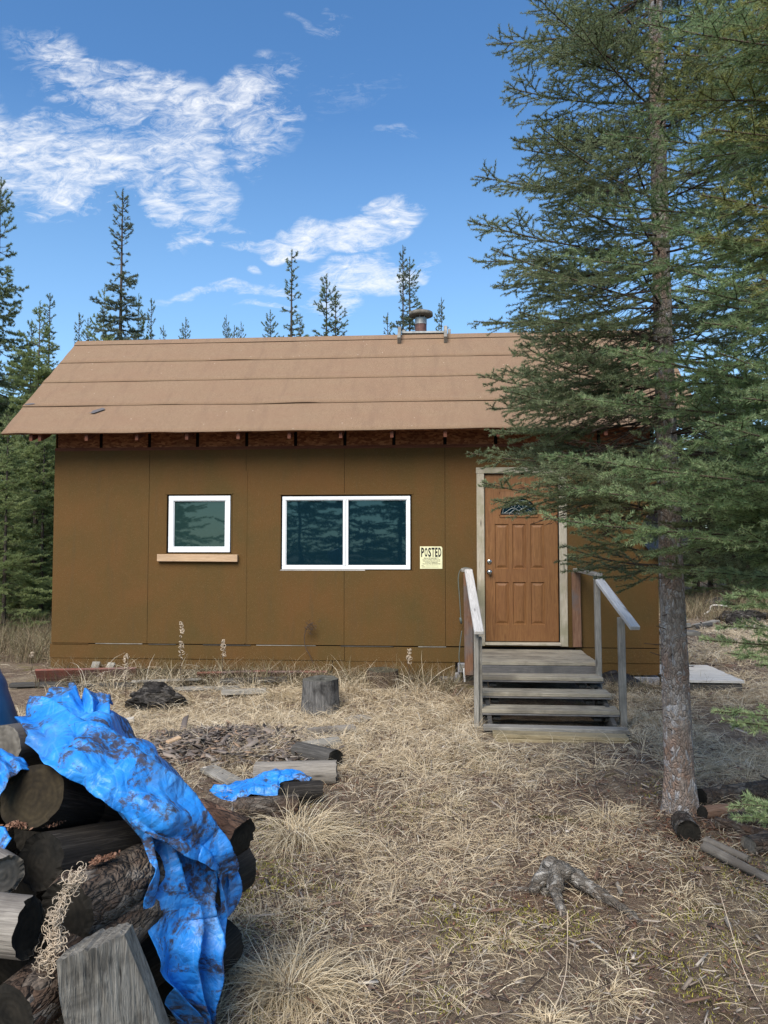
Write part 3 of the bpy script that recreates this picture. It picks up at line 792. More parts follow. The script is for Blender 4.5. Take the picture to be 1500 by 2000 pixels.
for px, dy in ((781, 0), (870, 0)):
    c = P(px, 655, RY); a = rp(c.x, .26, .065); b = rp(c.x, -.02, .10)
    board('ridge_bracket', (a.x, a.y, a.z), (b.x, b.y, b.z), .045, .10, M_GREY, cabin)
    board('ridge_bracket', (c.x + .055, RY + .02, RZ + .07), (c.x + .055, RY + .3, RZ - .08), .04, .10, M_GREY, cabin)
a = P(785, 655, RY); board('ridge_plank', (a.x, RY + .03, RZ + .055), (P(868, 655, RY).x, RY + .03, RZ + .05), .12, .03, M_GALV, cabin)

# round black dish at the right corner
dish = thing('round_dish', 'black round dish on the right end of the cabin, half hidden by the big trunk', 'satellite dish')
c = P(1304, 1040, 9.2); dish.location = c
n = 40; mb = MB(); V = []; F = []
for j in range(5):
    r = .30 * j / 4
    for i in range(n):
        a = 2 * math.pi * i / n; V.append((r * math.cos(a), .06 * (1 - (j / 4) ** 2), r * math.sin(a)))
for j in range(4):
    for i in range(n): F.append((j * n + i, j * n + (i + 1) % n, (j + 1) * n + (i + 1) % n, (j + 1) * n + i))
mb.add(V, F)
mb.build('reflector', M_DISH, dish, smooth=True)
MB().tube([(.30 * math.cos(2 * math.pi * i / n), 0, .30 * math.sin(2 * math.pi * i / n)) for i in range(n + 1)], .009, 6).build('rim', M_DISH, dish, smooth=True)
MB().tube([(0, .06, 0), (0, .16, 0), (-.12, .24, -.05), (XR - c.x + .02, .3, -.05)], .016, 8).build('mount_arm', M_DISH, dish)

# POSTED sign ------------------------------------------------------
sg = thing('posted_sign', 'pale yellow paper sign reading POSTED beside the wide window', 'sign', (-.235, WY - .004, 1.515))
SW, SH = .268, .268
MB().add([(0, 0, 0), (SW, 0, 0), (SW, 0, SH - .018), (SW - .012, 0, SH), (0, 0, SH - .002), (0, .0015, 0), (SW, .0015, 0), (SW, .0015, SH - .018), (SW - .012, .0015, SH), (0, .0015, SH)],
         [(0, 1, 2, 3, 4), (9, 8, 7, 6, 5)] + [(i + 5, (i + 1) % 5 + 5, (i + 1) % 5, i) for i in range(5)]).build('sheet', M_SIGN, sg)
def text(body, x, z, w, h, mat, nm='lettering', bold=0.0, align='CENTER'):
    cu = bpy.data.curves.new(nm, 'FONT'); cu.body = body; cu.size = 1; cu.offset = bold; cu.resolution_u = 3
    o = bpy.data.objects.new(nm, cu); link(o); dg = bpy.context.evaluated_depsgraph_get()
    me = bpy.data.meshes.new_from_object(o.evaluated_get(dg)); bpy.data.objects.remove(o)
    n = len(me.vertices); a = np.empty(n * 3, np.float32); me.vertices.foreach_get('co', a); a = a.reshape(-1, 3)
    lo, hi = a.min(0), a.max(0)
    b = np.zeros_like(a); b[:, 0] = x + (a[:, 0] - lo[0]) / (hi[0] - lo[0]) * w; b[:, 2] = z + (a[:, 1] - lo[1]) / (hi[1] - lo[1]) * h; b[:, 1] = -.0012
    me.vertices.foreach_set('co', b.ravel()); me.materials.clear(); me.materials.append(mat); me.update()
    q = bpy.data.objects.new(nm, me); link(q, sg); return q
U = SW / 98.0
for ch, x0, x1 in (('P', 5, 18), ('O', 20.5, 33), ('S', 36, 49), ('T', 51, 64), ('E', 66.5, 77.5), ('D', 80.5, 93.5)):
    text(ch, x0 * U, 52 * U, (x1 - x0) * U, 41 * U, M_INK, bold=.035)
for body, x0, x1, z0, h in (('PRIVATE PROPERTY', 17, 82, 43.5, 5.2), ('HUNTING, FISHING, TRAPPING OR', 11, 89, 38.2, 3.6), ('TRESPASSING FOR ANY PURPOSE', 11, 89, 32.2, 3.6),
                            ('IS STRICTLY FORBIDDEN', 22, 78, 26.0, 3.6), ('VIOLATORS WILL BE PROSECUTED', 11, 89, 19.5, 4.0), ('NAME', 6, 16, 13.2, 2.6), ('ADDRESS', 6, 22, 6.8, 2.6)):
    text(body, x0 * U, z0 * U, (x1 - x0) * U, h * U, M_INK, bold=.012)
MB().box(26 * U, 82 * U, -.0012, -.0006, 12.6 * U, 13.1 * U).box(26 * U, 82 * U, -.0012, -.0006, 6.2 * U, 6.7 * U).build('ruled_line', M_INK2, sg)

# ------------------------------------------------------------------ steps
st = thing('porch_steps', 'weathered grey wooden steps with two handrails below the brown door', 'steps', (1.0, 8.2, .1))
SO = Vector(st.location)
def sb(nm, p0, p1, w, t, mat, up=(0, 0, 1), bev=.005, lab=None, roll=0):
    o = board(nm, p0, p1, w, t, mat, None, up, bev, roll); o.location = Vector(o.location) - SO; o.parent = st
    if lab: tag(o, lab)
    return o
PZ = .565
for i in range(6):                                   # platform planks
    y = 9.18 - i * .172; sb('platform_plank', (.412 + random.uniform(-.006, .006), y, PZ - .019), (1.655 + random.uniform(-.006, .006), y, PZ - .019), .164, .038, M_TREAD)
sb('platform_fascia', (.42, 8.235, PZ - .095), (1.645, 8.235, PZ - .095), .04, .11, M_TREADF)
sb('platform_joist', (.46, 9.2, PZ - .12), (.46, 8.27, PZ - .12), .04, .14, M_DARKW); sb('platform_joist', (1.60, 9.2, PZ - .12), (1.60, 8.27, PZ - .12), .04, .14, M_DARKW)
for k_, (yf, xr) in enumerate(((7.98, 1.655), (7.73, 1.675), (7.48, 1.70))):
    z = PZ - .115 * (k_ + 1)
    for j, off in enumerate((.062, .188)):
        sb('tread', (.398 + random.uniform(-.008, .004), yf + off, z - .019 + j * .001), (xr + random.uniform(-.012, .004), yf + off, z - .019 + j * .001), .118, .038, M_TREAD)
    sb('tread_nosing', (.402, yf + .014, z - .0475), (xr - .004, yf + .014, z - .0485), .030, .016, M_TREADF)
    for x in (.45, .545): sb('stringer_block', (x, yf + .06, z - .096), (x, yf + .26, z - .096), .075, .030, M_DARKW)
    for x in (xr - .20, xr - .09): sb('stringer_block', (x, yf + .06, z - .096), (x, yf + .26, z - .096), .075, .030, M_DARKW)
for x in (.47, 1.62):
    V = []; 
    for xx in (x - .02, x + .02): V += [(xx, 8.2, PZ - .16), (xx, 7.35, PZ - .45), (xx, 7.35, -.02), (xx, 8.2, -.02)]
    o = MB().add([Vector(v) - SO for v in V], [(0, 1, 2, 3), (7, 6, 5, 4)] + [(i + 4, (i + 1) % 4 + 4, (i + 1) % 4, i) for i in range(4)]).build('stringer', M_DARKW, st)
sb('tread', (.40, 7.27, .098), (1.71, 7.25, .094), .13, .038, M_GREY)
sb('bottom_plank', (.475, 7.10, .078), (1.665, 7.075, .070), .165, .036, M_YEL, lab='yellowish worn lowest plank')
sb('bottom_riser', (.49, 7.030, .018), (1.68, 7.005, .010), .034, .082, M_YEL)
# posts and rails
sb('rail_post', (.335, 8.98, .30), (.325, 8.98, 1.47), .10, .045, M_ORANGE, up=(0, 1, 0), lab='orange stained post against the wall')
sb('rail_post', (.350, 7.52, -.03), (.350, 7.52, .965), .045, .09, M_GREY, up=(0, 1, 0))
sb('rail_post', (.392, 7.55, -.02), (.386, 7.55, .90), .038, .07, M_GREY, up=(0, 1, 0))
sb('handrail', (.372, 7.40, .955), (.335, 9.02, 1.50), .092, .038, M_RAIL)
sb('rail_block', (.31, 9.03, 1.50), (.31, 9.16, 1.51), .11, .036, M_GREY)
sb('rail_post', (1.612, 9.235, .60), (1.604, 9.235, 1.49), .10, .04, M_ORANGE, up=(0, 1, 0), lab='post half orange stained, half grey, against the wall')
sb('rail_post', (1.650, 8.20, .12), (1.640, 8.20, 1.455), .055, .075, M_GREY, up=(0, 1, 0))
sb('rail_post', (1.735, 7.52, .0), (1.725, 7.52, 1.10), .062, .062, M_GREY, up=(0, 1, 0))
sb('top_rail', (1.618, 9.25, 1.508), (1.650, 8.17, 1.482), .092, .036, M_GREY)
sb('handrail', (1.655, 8.24, 1.448), (1.800, 7.28, 1.020), .092, .040, M_RAIL)
# cable with plug
cb_ = thing('extension_cord', 'thin grey extension cord looped over the left handrail', 'cord', (.3, 9.1, 1.5)); CO = Vector(cb_.location)
def pth(L, Y): return [P(a, b, Y + (c if len(q) > 2 else 0)) - CO for q in L for a, b, c in [(*q, 0)[:3]]]
def spl(pts, n=8):
    out = []
    for i in range(len(pts) - 1):
        p0, p1, p2, p3 = pts[max(i - 1, 0)], pts[i], pts[i + 1], pts[min(i + 2, len(pts) - 1)]
        for j in range(n):
            t = j / n; out.append(.5 * ((2 * p1) + (p2 - p0) * t + (2 * p0 - 5 * p1 + 4 * p2 - p3) * t * t + (3 * p1 - p0 - 3 * p2 + p3) * t ** 3))
    return out + [pts[-1]]
MB().tube(spl(pth([(921, 1111), (908, 1109), (899, 1114), (895, 1130), (897, 1160), (899, 1190), (900, 1208)], 9.15)), .006, 6).build('flex', M_CABLE, cb_, smooth=True)
MB().tube(spl(pth([(902, 1232), (898, 1262), (897, 1290), (905, 1310), (914, 1300), (917, 1270)], 9.15)), .006, 6).build('flex', M_CABLE, cb_, smooth=True)
MB().tube(pth([(899, 1206), (900, 1211), (901, 1218)], 9.15), [.012, .016, .011], 8).build('plug', M_CABLE, cb_, smooth=True)
MB().tube(pth([(906, 1305), (908, 1332)], 9.12), .011, 4).build('tag', M_WHITE, cb_)
# concrete pads under the cabin
def pad(px, py, w, d, h, lab, Y=9.33):
    p = P(px, py, Y); t_ = thing('concrete_block', lab, 'concrete block', (p.x, Y + .1, ghf(p.x, Y)), group='concrete blocks under the cabin')
    MB().box(-w / 2, w / 2, -d / 2, d / 2, -.04, h, bev=.012).build('block', M_CONC, t_)
    return t_
o = pad(878, 1325, .26, .30, .13, 'pale concrete block under the cabin just left of the steps')
pad(790, 1325, .22, .24, .10, 'small concrete block under the cabin behind the brown stump')
pad(1262, 1330, .30, .28, .10, "concrete block under the cabin's right corner")
pp = thing('box_outlet', 'small grey electrical box low on the wall left of the steps', 'electrical box', (.262, WY - .03, .35))
MB().box(-.05, .05, -.03, .02, -.06, .05, bev=.006).build('housing', M_CONC, pp); MB().box(-.034, .034, -.034, -.0305, -.04, .035, bev=.003).build('cover', M_GREY, pp)
ub = thing('black_plastic', 'crumpled black plastic under the cabin right of the steps', 'plastic sheet', (2.05, 9.2, ghf(2.05, 9.2)))
n = 22; V = []; F = []
for j in range(n):
    for i in range(n):
        u, v_ = i / (n - 1) - .5, j / (n - 1) - .5; r = math.hypot(u, v_) * 2
        V.append((u * .62, v_ * .5, max(-.02, .15 * (1 - r * r)) + .05 * (vn(u * 9, v_ * 9, 4) - .5)))
for j in range(n - 1):
    for i in range(n - 1): F.append((j * n + i, j * n + i + 1, (j + 1) * n + i + 1, (j + 1) * n + i))
MB().add(V, F).build('sheet', M_BLACK, ub)
# ------------------------------------------------------------------ spruces
class Crown:
    def __init__(s): s.a = []; s.b = []; s.t = []; s.r = []; s.n = []     # segments: ends, tone, radius, needle density factor
    def seg(s, a, b, tone, r, nd): s.a.append(a); s.b.append(b); s.t.append(tone); s.r.append(r); s.n.append(nd)
def nrm(v):
    l = math.sqrt(v[0] * v[0] + v[1] * v[1] + v[2] * v[2]) or 1; return (v[0] / l, v[1] / l, v[2] / l)
def crs(a, b): return (a[1] * b[2] - a[2] * b[1], a[2] * b[0] - a[0] * b[2], a[0] * b[1] - a[1] * b[0])
def branch(cr, base, az, L, c0, c1, rg, sp=.05, l2=.42, sp3=.04, l3=.10, tone=.5, bare=.18, r0=.012, side_c=0.0, dead=False, hang=.15, n_seg=9):
    """c0 initial slope, c1 curvature (upturned tip), side_c sideways bend"""
    dx, dy = math.cos(az), math.sin(az); lx, ly = -dy, dx
    def pos(t):
        s = side_c * t * t * L; z = (c0 * t + c1 * t * t) * L
        return (base[0] + dx * L * t + lx * s, base[1] + dy * L * t + ly * s, base[2] + z)
    pts = [pos(i / n_seg) for i in range(n_seg + 1)]
    for i in range(n_seg):
        t = i / n_seg; cr.seg(pts[i], pts[i + 1], tone + .1 * t, r0 * (1 - .85 * t) + .0015, 0 if (dead or t < .45) else 1.0)
    u = bare * L
    k = 0
    while u < L * .985:
        t = u / L; p = pos(t); q = pos(min(1, t + .02)); ax = nrm((q[0] - p[0], q[1] - p[1], q[2] - p[2]))
        side = 1 if k % 2 else -1; k += 1
        lat = nrm(crs(ax, (0, 0, 1)))
        prof = min(1.0, (1 - t) * 1.9 + .10) * (.55 + .45 * min(1, t * 4))
        ln = l2 * prof * rg.uniform(.6, 1.15)
        ang = rg.uniform(.62, 1.05); ca, sa = math.cos(ang), math.sin(ang)
        dr = [ax[j] * ca + lat[j] * sa * side for j in range(3)]
        dr[2] += rg.uniform(-.50, .38) - hang * (1 - t); dr = nrm(dr)
        u += sp * rg.uniform(.6, 1.4)
        if rg.random() < .06: continue
        m = max(2, int(ln / .09)); a = p; d = dr; tt = tone + rg.uniform(-.16, .16)
        tw = [a]
        dead_t = dead or (t < .38 and rg.random() < .5)
        for i in range(m):
            b = (a[0] + d[0] * ln / m, a[1] + d[1] * ln / m, a[2] + d[2] * ln / m)
            cr.seg(a, b, tt + .14 * i / m, .0032 * (1 - .6 * i / m) * (r0 / .012) ** .5, 0 if (dead_t and i < m * .7) else 1.0)
            d = nrm((d[0] + ax[0] * .10, d[1] + ax[1] * .10, d[2] + rg.uniform(-.02, .13))); a = b; tw.append(a)
        if l3 <= 0: continue
        v = .25 * ln if not dead_t else .35 * ln; kk = 0
        la2 = nrm(crs(dr, (0, 0, 1)))
        while v < ln * .93:
            f = v / ln * m; i0 = min(m - 1, int(f)); fr = f - i0
            a = tuple(tw[i0][j] * (1 - fr) + tw[i0 + 1][j] * fr for j in range(3))
            s2 = 1 if kk % 2 else -1; kk += 1
            an = rg.uniform(.55, .95); l = min(l3, (ln - v) * .75 + .025) * rg.uniform(.6, 1.2)
            d3 = nrm([dr[j] * math.cos(an) + la2[j] * math.sin(an) * s2 + (rg.uniform(-.15, .40) if j == 2 else 0) for j in range(3)])
            b = (a[0] + d3[0] * l, a[1] + d3[1] * l, a[2] + d3[2] * l)
            cr.seg(a, b, tt + rg.uniform(-.08, .22), .0018, 0 if (dead_t and rg.random() < .75) else 1.0)
            v += sp3 * rg.uniform(.6, 1.4)
def crown_mesh(name, cr, parent, mat, dens, nl, nw, seed, wood_seg=3, fwd=.62, wmin=.0008):
    g = np.random.default_rng(seed)
    A = np.array(cr.a, float); B = np.array(cr.b, float); T = np.array(cr.t); RR = np.array(cr.r); N = np.array(cr.n)
    D = B - A; L = np.linalg.norm(D, axis=1); Dn = D / np.maximum(L, 1e-9)[:, None]
    # wood: little three sided prisms
    up = np.where(np.abs(Dn[:, 2:3]) < .9, np.array([[0, 0, 1.]]), np.array([[1., 0, 0]]))
    S = np.cross(Dn, up); S /= np.linalg.norm(S, axis=1)[:, None]; U = np.cross(S, Dn)
    ws = wood_seg; W = []
    RR = np.maximum(RR, wmin)
    for e, (Q, rf) in enumerate(((A, 1.0), (B, .8))):
        for k in range(ws):
            t = 2 * math.pi * k / ws; W.append(Q + (S * math.cos(t) + U * math.sin(t)) * (RR * rf)[:, None])
    n = len(A); WV = np.stack(W, 1).reshape(-1, 3); b = np.arange(n) * 2 * ws
    WF = np.concatenate([np.stack([b + k, b + (k + 1) % ws, b + ws + (k + 1) % ws, b + ws + k], 1) for k in range(ws)])
    # needles
    cnt = g.poisson(L * dens * N); idx = np.repeat(np.arange(n), cnt); m = len(idx)
    t = g.random(m); th = g.uniform(0, 2 * math.pi, m)
    rad = S[idx] * np.cos(th)[:, None] + U[idx] * np.sin(th)[:, None]
    nd = Dn[idx] * fwd + rad * g.uniform(.6, .95, m)[:, None]; nd[:, 2] += .12
    nd /= np.linalg.norm(nd, axis=1)[:, None]
    base = A[idx] + D[idx] * t[:, None]; ll = nl * g.uniform(.7, 1.2, m)
    tip = base + nd * ll[:, None]
    wv = np.cross(nd, g.normal(size=(m, 3))); wv /= np.linalg.norm(wv, axis=1)[:, None] + 1e-9
    w = nw * g.uniform(.75, 1.2, m)[:, None]
    NV = np.stack([base - wv * w * .5, base + wv * w * .5, tip + wv * w * .12], 1).reshape(-1, 3)
    NF = np.arange(3 * m).reshape(-1, 3)
    tone = np.repeat(np.clip(T[idx] + g.normal(0, .07, m), 0, 1), 3)
    o = mesh_np(name, NV, NF, mat, parent, tone=tone)
    w_ = mesh_np('branch_wood', WV, WF, M_TWIG, o if False else parent)
    return o, w_, m
def trunk_mesh(name, pts, rad, parent, mat, seg=12, rough=0.0, seed=1, flare=0.0, sub=1):
    pts = [Vector(p) for p in pts]; P2 = []; R2 = []
    n = len(pts)
    for i in range(n - 1):
        for j in range(sub):
            t = j / sub; P2.append(pts[i].lerp(pts[i + 1], t)); R2.append(rad[i] * (1 - t) + rad[i + 1] * t)
    P2.append(pts[-1]); R2.append(rad[-1])
    P2 = np.array(P2); R2 = np.array(R2); m = len(P2)
    th = np.linspace(0, 2 * np.pi, seg, endpoint=False)
    TH, ZZ = np.meshgrid(th, np.arange(m)); zc = P2[ZZ.astype(int), 2]
    rr = R2[ZZ.astype(int)]
    if flare: rr = rr * (1 + flare * np.exp(-(zc - P2[0, 2]) / .13) * (1 + .35 * np.cos(TH * 4 + 1.3)))
    if rough:
        c, s = np.cos(TH), np.sin(TH)
        q = fbm(c * 9 + 20 + zc * 6, s * 9 + zc * 8 + 20, seed, 4) + .5 * fbm(TH * 8 + zc * 4, zc * 22, seed + 3, 3)
        rr = rr + rough * (np.round(q * 9) / 9 * .6 + q * .4 - .7)
    V = np.stack([P2[ZZ.astype(int), 0] + rr * np.cos(TH), P2[ZZ.astype(int), 1] + rr * np.sin(TH), zc], -1).reshape(-1, 3)
    i = np.arange((m - 1) * seg); r, c = i // seg, i % seg
    F = np.stack([r * seg + c, r * seg + (c + 1) % seg, (r + 1) * seg + (c + 1) % seg, (r + 1) * seg + c], 1)
    return mesh_np(name, V, F, mat, parent, smooth=(rough == 0 or True))

# ---- the big spruce at the right ------------------------------------
def toward(base, tip, cr, rg, sag=-.1, **kw):
    """branch from base to tip, sagging or arching between"""
    d = (tip[0] - base[0], tip[1] - base[1]); L = math.hypot(*d); az = math.atan2(d[1], d[0]); tot = (tip[2] - base[2]) / L
    c0 = tot + sag; branch(cr, base, az, L, c0, tot - c0, rg, **kw)
def big_spruce():
    tb = GP(1330, 1588); X0, Y0 = tb.x, tb.y; z0 = ghf(X0, Y0)
    e = thing('spruce_tree', 'large spruce with a flaky reddish grey trunk standing right of the porch steps', 'tree', (X0, Y0, z0))
    def cx(z):
        t = z - z0; return (-.022 * t + .0022 * t * t if t < 9 else -.022 * t + .0022 * 81, .012 * t)
    prof = [(-.05, .112), (.05, .104), (.3, .092), (.8, .085), (1.5, .077), (2.4, .066), (3.5, .057), (5, .048), (7, .036), (9, .021), (10.6, .006)]
    pts = [(*cx(z0 + z), z) for z, r in prof]
    trunk_mesh('trunk', pts, [r for z, r in prof], e, M_BARK, seg=150, rough=.011, seed=5, flare=.20, sub=55)
    rg = random.Random(31); cr = Crown()
    loc = lambda p: (p.x - X0, p.y - Y0, p.z - z0)
    # limbs that draw the left outline, each to its own tip
    tips = [(952, 68, 5.3), (985, 190, 5.2), (1020, 20, 4.6), (1008, 300, 5.2), (1035, 250, 4.4), (928, 345, 5.1), (915, 430, 4.7), (925, 500, 5.3), (968, 560, 5.2), (1000, 470, 4.2),
            (925, 630, 5.3), (1010, 610, 4.3), (935, 735, 5.0), (985, 680, 4.4), (950, 800, 5.2), (1020, 760, 4.2), (925, 880, 4.8), (922, 945, 4.5), (1035, 905, 4.1), (1115, 935, 4.4), (975, 835, 4.9)]
    for px, py, Y in tips:
        t = P(px, py, Y); tl = loc(t); L = math.hypot(tl[0], tl[1])
        zb = tl[2] + rg.uniform(-.05, .28) * (1 if py > 500 else -.3) ; zb = max(1.45, zb)
        b = (*cx(zb + z0), zb)
        low = py > 560
        toward(b, tl, cr, rg, sag=-.22 if low else -.12, sp=.042, l2=.46, l3=.15, sp3=.048, tone=.52, bare=.14, r0=.010, side_c=rg.uniform(-.12, .12), hang=.22)
    z = 1.62
    while z < 6.3:
        for k in range(4):
            az = rg.uniform(0, 2 * math.pi); L = rg.uniform(.75, 1.35) * (1 - .045 * z)
            branch(cr, (*cx(z + z0), z), az, L, rg.uniform(-.30, .02), rg.uniform(.15, .38), rg, sp=.052, l2=.42, l3=.14, sp3=.050, tone=rg.uniform(.38, .58), bare=.18, r0=.009, hang=.2)
        z += .125
    while z < 10.5:
        for k in range(4):
            L = max(.15, 1.15 * (10.9 - z) / 4.6) * rg.uniform(.7, 1)
            branch(cr, (*cx(z + z0), z), rg.uniform(0, 6.28), L, rg.uniform(-.1, .15), .2, rg, sp=.08, l2=.22, l3=.07, sp3=.06, tone=.5, bare=.15, r0=.008)
        z += .2
    print('big spruce segs', len(cr.a))
    o, w, m = crown_mesh('crown', cr, e, M_NEED, 640, .0200, .0042, 3); print('needles', m)
    # dead thin lower twigs
    cd = Crown()
    for k in range(34):
        z = rg.uniform(2.0, 3.6); az = rg.uniform(2.2, 3.9) if k % 3 else rg.uniform(0, 6.28)
        branch(cd, (*cx(z + z0), z), az, rg.uniform(.45, 1.15), rg.uniform(-.55, -.05), rg.uniform(-.15, .1), rg, sp=.075, l2=.26, l3=.10, sp3=.05, tone=.4, bare=.15, r0=.0065, dead=True, hang=.4)
    for k in range(16):
        z = rg.uniform(.35, 1.5); branch(cd, (*cx(z + z0), z), rg.uniform(0, 6.28), rg.uniform(.10, .2), rg.uniform(-.2, .4), 0, rg, sp=.08, l2=.04, l3=0, dead=True, r0=.004, bare=.5, n_seg=3)
    crown_mesh('dead_twigs', cd, e, M_NEED, 0.001, .015, .003, 4)[0].name = 'withered_needles'
big_spruce()

# ---- nearer spruce whose trunk is outside the frame -------------------
def near_spruce():
    X0, Y0 = 3.05, 3.75; z0 = ghf(X0, Y0)
    e = thing('spruce_tree', 'nearer spruce reaching its fresh green branches in from the right edge of the photo', 'tree', (X0, Y0, z0))
    prof = [(-.05, .19), (.1, .17), (1, .15), (3, .12), (6, .08), (9, .04), (11, .008)]
    trunk_mesh('trunk', [(0, 0, z) for z, r in prof], [r for z, r in prof], e, M_BARK, seg=40, rough=.012, seed=9, flare=.3, sub=10)
    rg = random.Random(77); cr = Crown(); cy = Crown()
    loc = lambda p: (p.x - X0, p.y - Y0, p.z - z0)
    # tip picture place, distance, height of the root on the trunk, crown, sag
    spec = [(1048, 1015, 3.75, 1.95, cr, -.18), (1060, 880, 3.7, 2.05, cr, -.10), (1130, 945, 3.4, 1.95, cr, -.15), (1200, 905, 3.3, 2.0, cr, -.1), (1150, 700, 3.7, 2.35, cr, -.10), (1165, 760, 3.5, 2.3, cr, -.1),
            (1240, 660, 3.4, 2.55, cr, -.12), (1330, 720, 3.2, 2.3, cr, -.1), (1300, 840, 3.2, 2.15, cr, -.15), (1395, 900, 3.0, 2.05, cr, -.1),
            (1130, 340, 4.0, 3.5, cr, -.30), (1080, 470, 4.1, 3.3, cr, -.28), (1180, 260, 3.9, 3.8, cr, -.22), (1225, 480, 3.6, 3.1, cr, -.1), (1290, 560, 3.4, 2.8, cr, -.15), (1240, 200, 3.9, 4.0, cr, -.1),
            (1270, 70, 3.6, 4.1, cy, -.15), (1330, 150, 3.3, 3.9, cy, -.1), (1410, 40, 3.1, 4.2, cy, -.1), (1385, 370, 3.1, 3.2, cy, -.12), (1420, 230, 3.1, 3.6, cy, -.1), (1370, 480, 3.3, 3.0, cr, -.1), (1440, 420, 3.0, 3.2, cy, -.1),
            (1400, 620, 3.1, 2.7, cr, -.1), (1440, 780, 3.0, 2.4, cr, -.1), (1440, 560, 2.9, 2.8, cy, -.1), (1350, 20, 3.8, 4.3, cr, -.1), (1450, 120, 3.4, 4.1, cr, -.1), (1460, 330, 3.5, 3.4, cr, -.1),
            (1408, 1178, 3.3, 1.42, cr, -.08), (1385, 1252, 3.4, 1.25, cr, -.05), (1440, 1402, 3.0, .95, cr, -.05), (1425, 1562, 2.95, .62, cr, -.10), (1445, 1600, 2.9, .55, cr, -.05), (1460, 1205, 3.1, 1.4, cr, -.05), (1440, 1165, 3.2, 1.5, cr, -.03), (1425, 1225, 3.3, 1.36, cr, -.06), (1420, 1275, 3.2, 1.22, cr, -.12), (1455, 1585, 2.9, .6, cr, -.03), (1455, 1420, 3.0, .9, cr, -.08), (1350, 1015, 3.7, 1.9, cr, -.12), (1362, 1070, 3.9, 1.8, cr, -.12), (1352, 1115, 4.2, 1.6, cr, -.10), (1400, 1050, 3.3, 1.85, cr, -.12), (1440, 1110, 3.1, 1.65, cr, -.12), (1270, 1115, 4.6, 1.55, cr, -.05)]
    for px, py, Y, zb, c, sag in spec:
        t = loc(P(px, py, Y)); L = math.hypot(t[0], t[1])
        small = py > 1100
        toward((0, 0, zb), t, c, rg, sag=sag, sp=.044, l2=.34 if small else .46, l3=.10 if small else .14, sp3=.044, tone=.58 if not small else .72, bare=.25 if not small else .45, r0=.011 if not small else .007, hang=.14, side_c=rg.uniform(-.15, .15))
    r2 = random.Random(5)
    for k in range(20):                      # fillers between the placed limbs
        px = r2.uniform(1230, 1500); py = r2.choice([r2.uniform(-60, 330), r2.uniform(-60, 330), r2.uniform(330, 700), r2.uniform(700, 960)]); Y = r2.uniform(3.0, 4.3)
        t = loc(P(px, py, Y)); zb = max(1.9, t[2] + r2.uniform(-.25, .35)); c = cy if (py < 420 and r2.random() < .55) else cr
        toward((0, 0, zb), t, c, r2, sag=r2.uniform(-.25, -.05), sp=.048, l2=.45, l3=.14, sp3=.048, tone=r2.uniform(.45, .65), bare=.22, r0=.010, hang=.15, side_c=r2.uniform(-.15, .15))
    # rest of the tree, out of the photo
    z = 1.0
    while z < 10.6:
        for k in range(2):
            az = rg.uniform(-1.9, 1.9) if z < 5.5 else rg.uniform(0, 6.28)
            L = 1.9 * (11.2 - z) / 10 * rg.uniform(.7, 1)
            branch(cr, (0, 0, z), az, L, rg.uniform(-.2, .1), .2, rg, sp=.10, l2=.4, l3=.1, sp3=.08, tone=.5, bare=.2, r0=.012)
        z += .36
    print('near spruce segs', len(cr.a), len(cy.a))
    m1 = crown_mesh('crown', cr, e, M_NEEDN, 680, .0220, .0038, 5)[2]
    m2 = crown_mesh('olive_foliage', cy, e, M_NEEDY, 680, .0220, .0038, 6)[2]; print('needles', m1, m2)
near_spruce()

# ---- background spruces ---------------------------------------------
def bg_proto(seed, H, Rmax, gap, first, shape, nl=.05, nw=.011, dens=75, lean=0.0, mat=None, twin=False, clubby=False):
    rg = random.Random(seed); cr = Crown(); r0 = .011 * H
    tops = [(0.0, 0.0, H)] + ([(.22, .05, H * .94)] if twin else [])
    for tx, ty, HH in tops:
        z = first * H
        while z < HH * .985:
            t = z / HH; q = 1 - t
            rad = Rmax * (shape(q)) * (.72 + .62 * float(vn(z * 1.7, seed * 3.1, seed)))
            cxx = tx * sst(.5, .8, t); 
            for k in range(5 if t < .8 else 3):
                if rg.random() < .10: continue
                L = max(.15, rad * rg.uniform(.5, 1.35))
                up = .15 + .5 * (t ** 3) if not clubby else .35
                branch(cr, (float(cxx), 0, z), rg.uniform(0, 6.28), L, rg.uniform(-.35, -.02) + (.4 if t > .85 else 0), up, rg, sp=.085, l2=min(.36, L * .6), l3=.10 if L > .35 else 0, sp3=.09,
                       tone=rg.uniform(.3, .65), bare=.05, r0=.008, n_seg=5, hang=.15)
            z += gap * rg.uniform(.6, 1.4) * (1 if t < .8 else .7)
        cr.seg((float(tx), 0, HH * .96), (float(tx), 0, HH), .5, .006, 1)
    if twin: cr.seg((.0, 0, H * .5), (.22, 0, H * .8), .4, .03, 0); cr.seg((.22, 0, H * .8), (.22, 0, H * .94), .4, .015, 0)
    e = bpy.data.objects.new('spruce_tree', None); link(e)
    n = 9; pts = [(lean * math.sin(i * 1.3) * .1, lean * math.cos(i) * .1 * 0, -.3 + (H + .25) * i / n) for i in range(n + 1)]
    pts = [(0 if i in (0, n) else p[0], p[1], p[2]) for i, p in enumerate(pts)]
    trunk_mesh('trunk', pts, [r0 * (1 - .93 * i / n) for i in range(n + 1)], e, M_BARKBG, seg=9)
    o, w, m = crown_mesh('crown', cr, e, mat or M_NEEDB, dens * 3.0, nl * 1.1, nw * 1.35, seed, wmin=.0025)
    return e, m
full = lambda q: min(1, q * 1.25 + .04) ** .85
spire = lambda q: min(1.0, .05 + q * 1.25) if q > .15 else .10 + q * .8
column = lambda q: min(1.0, .25 + q * .9) * (1 if q > .06 else .6)
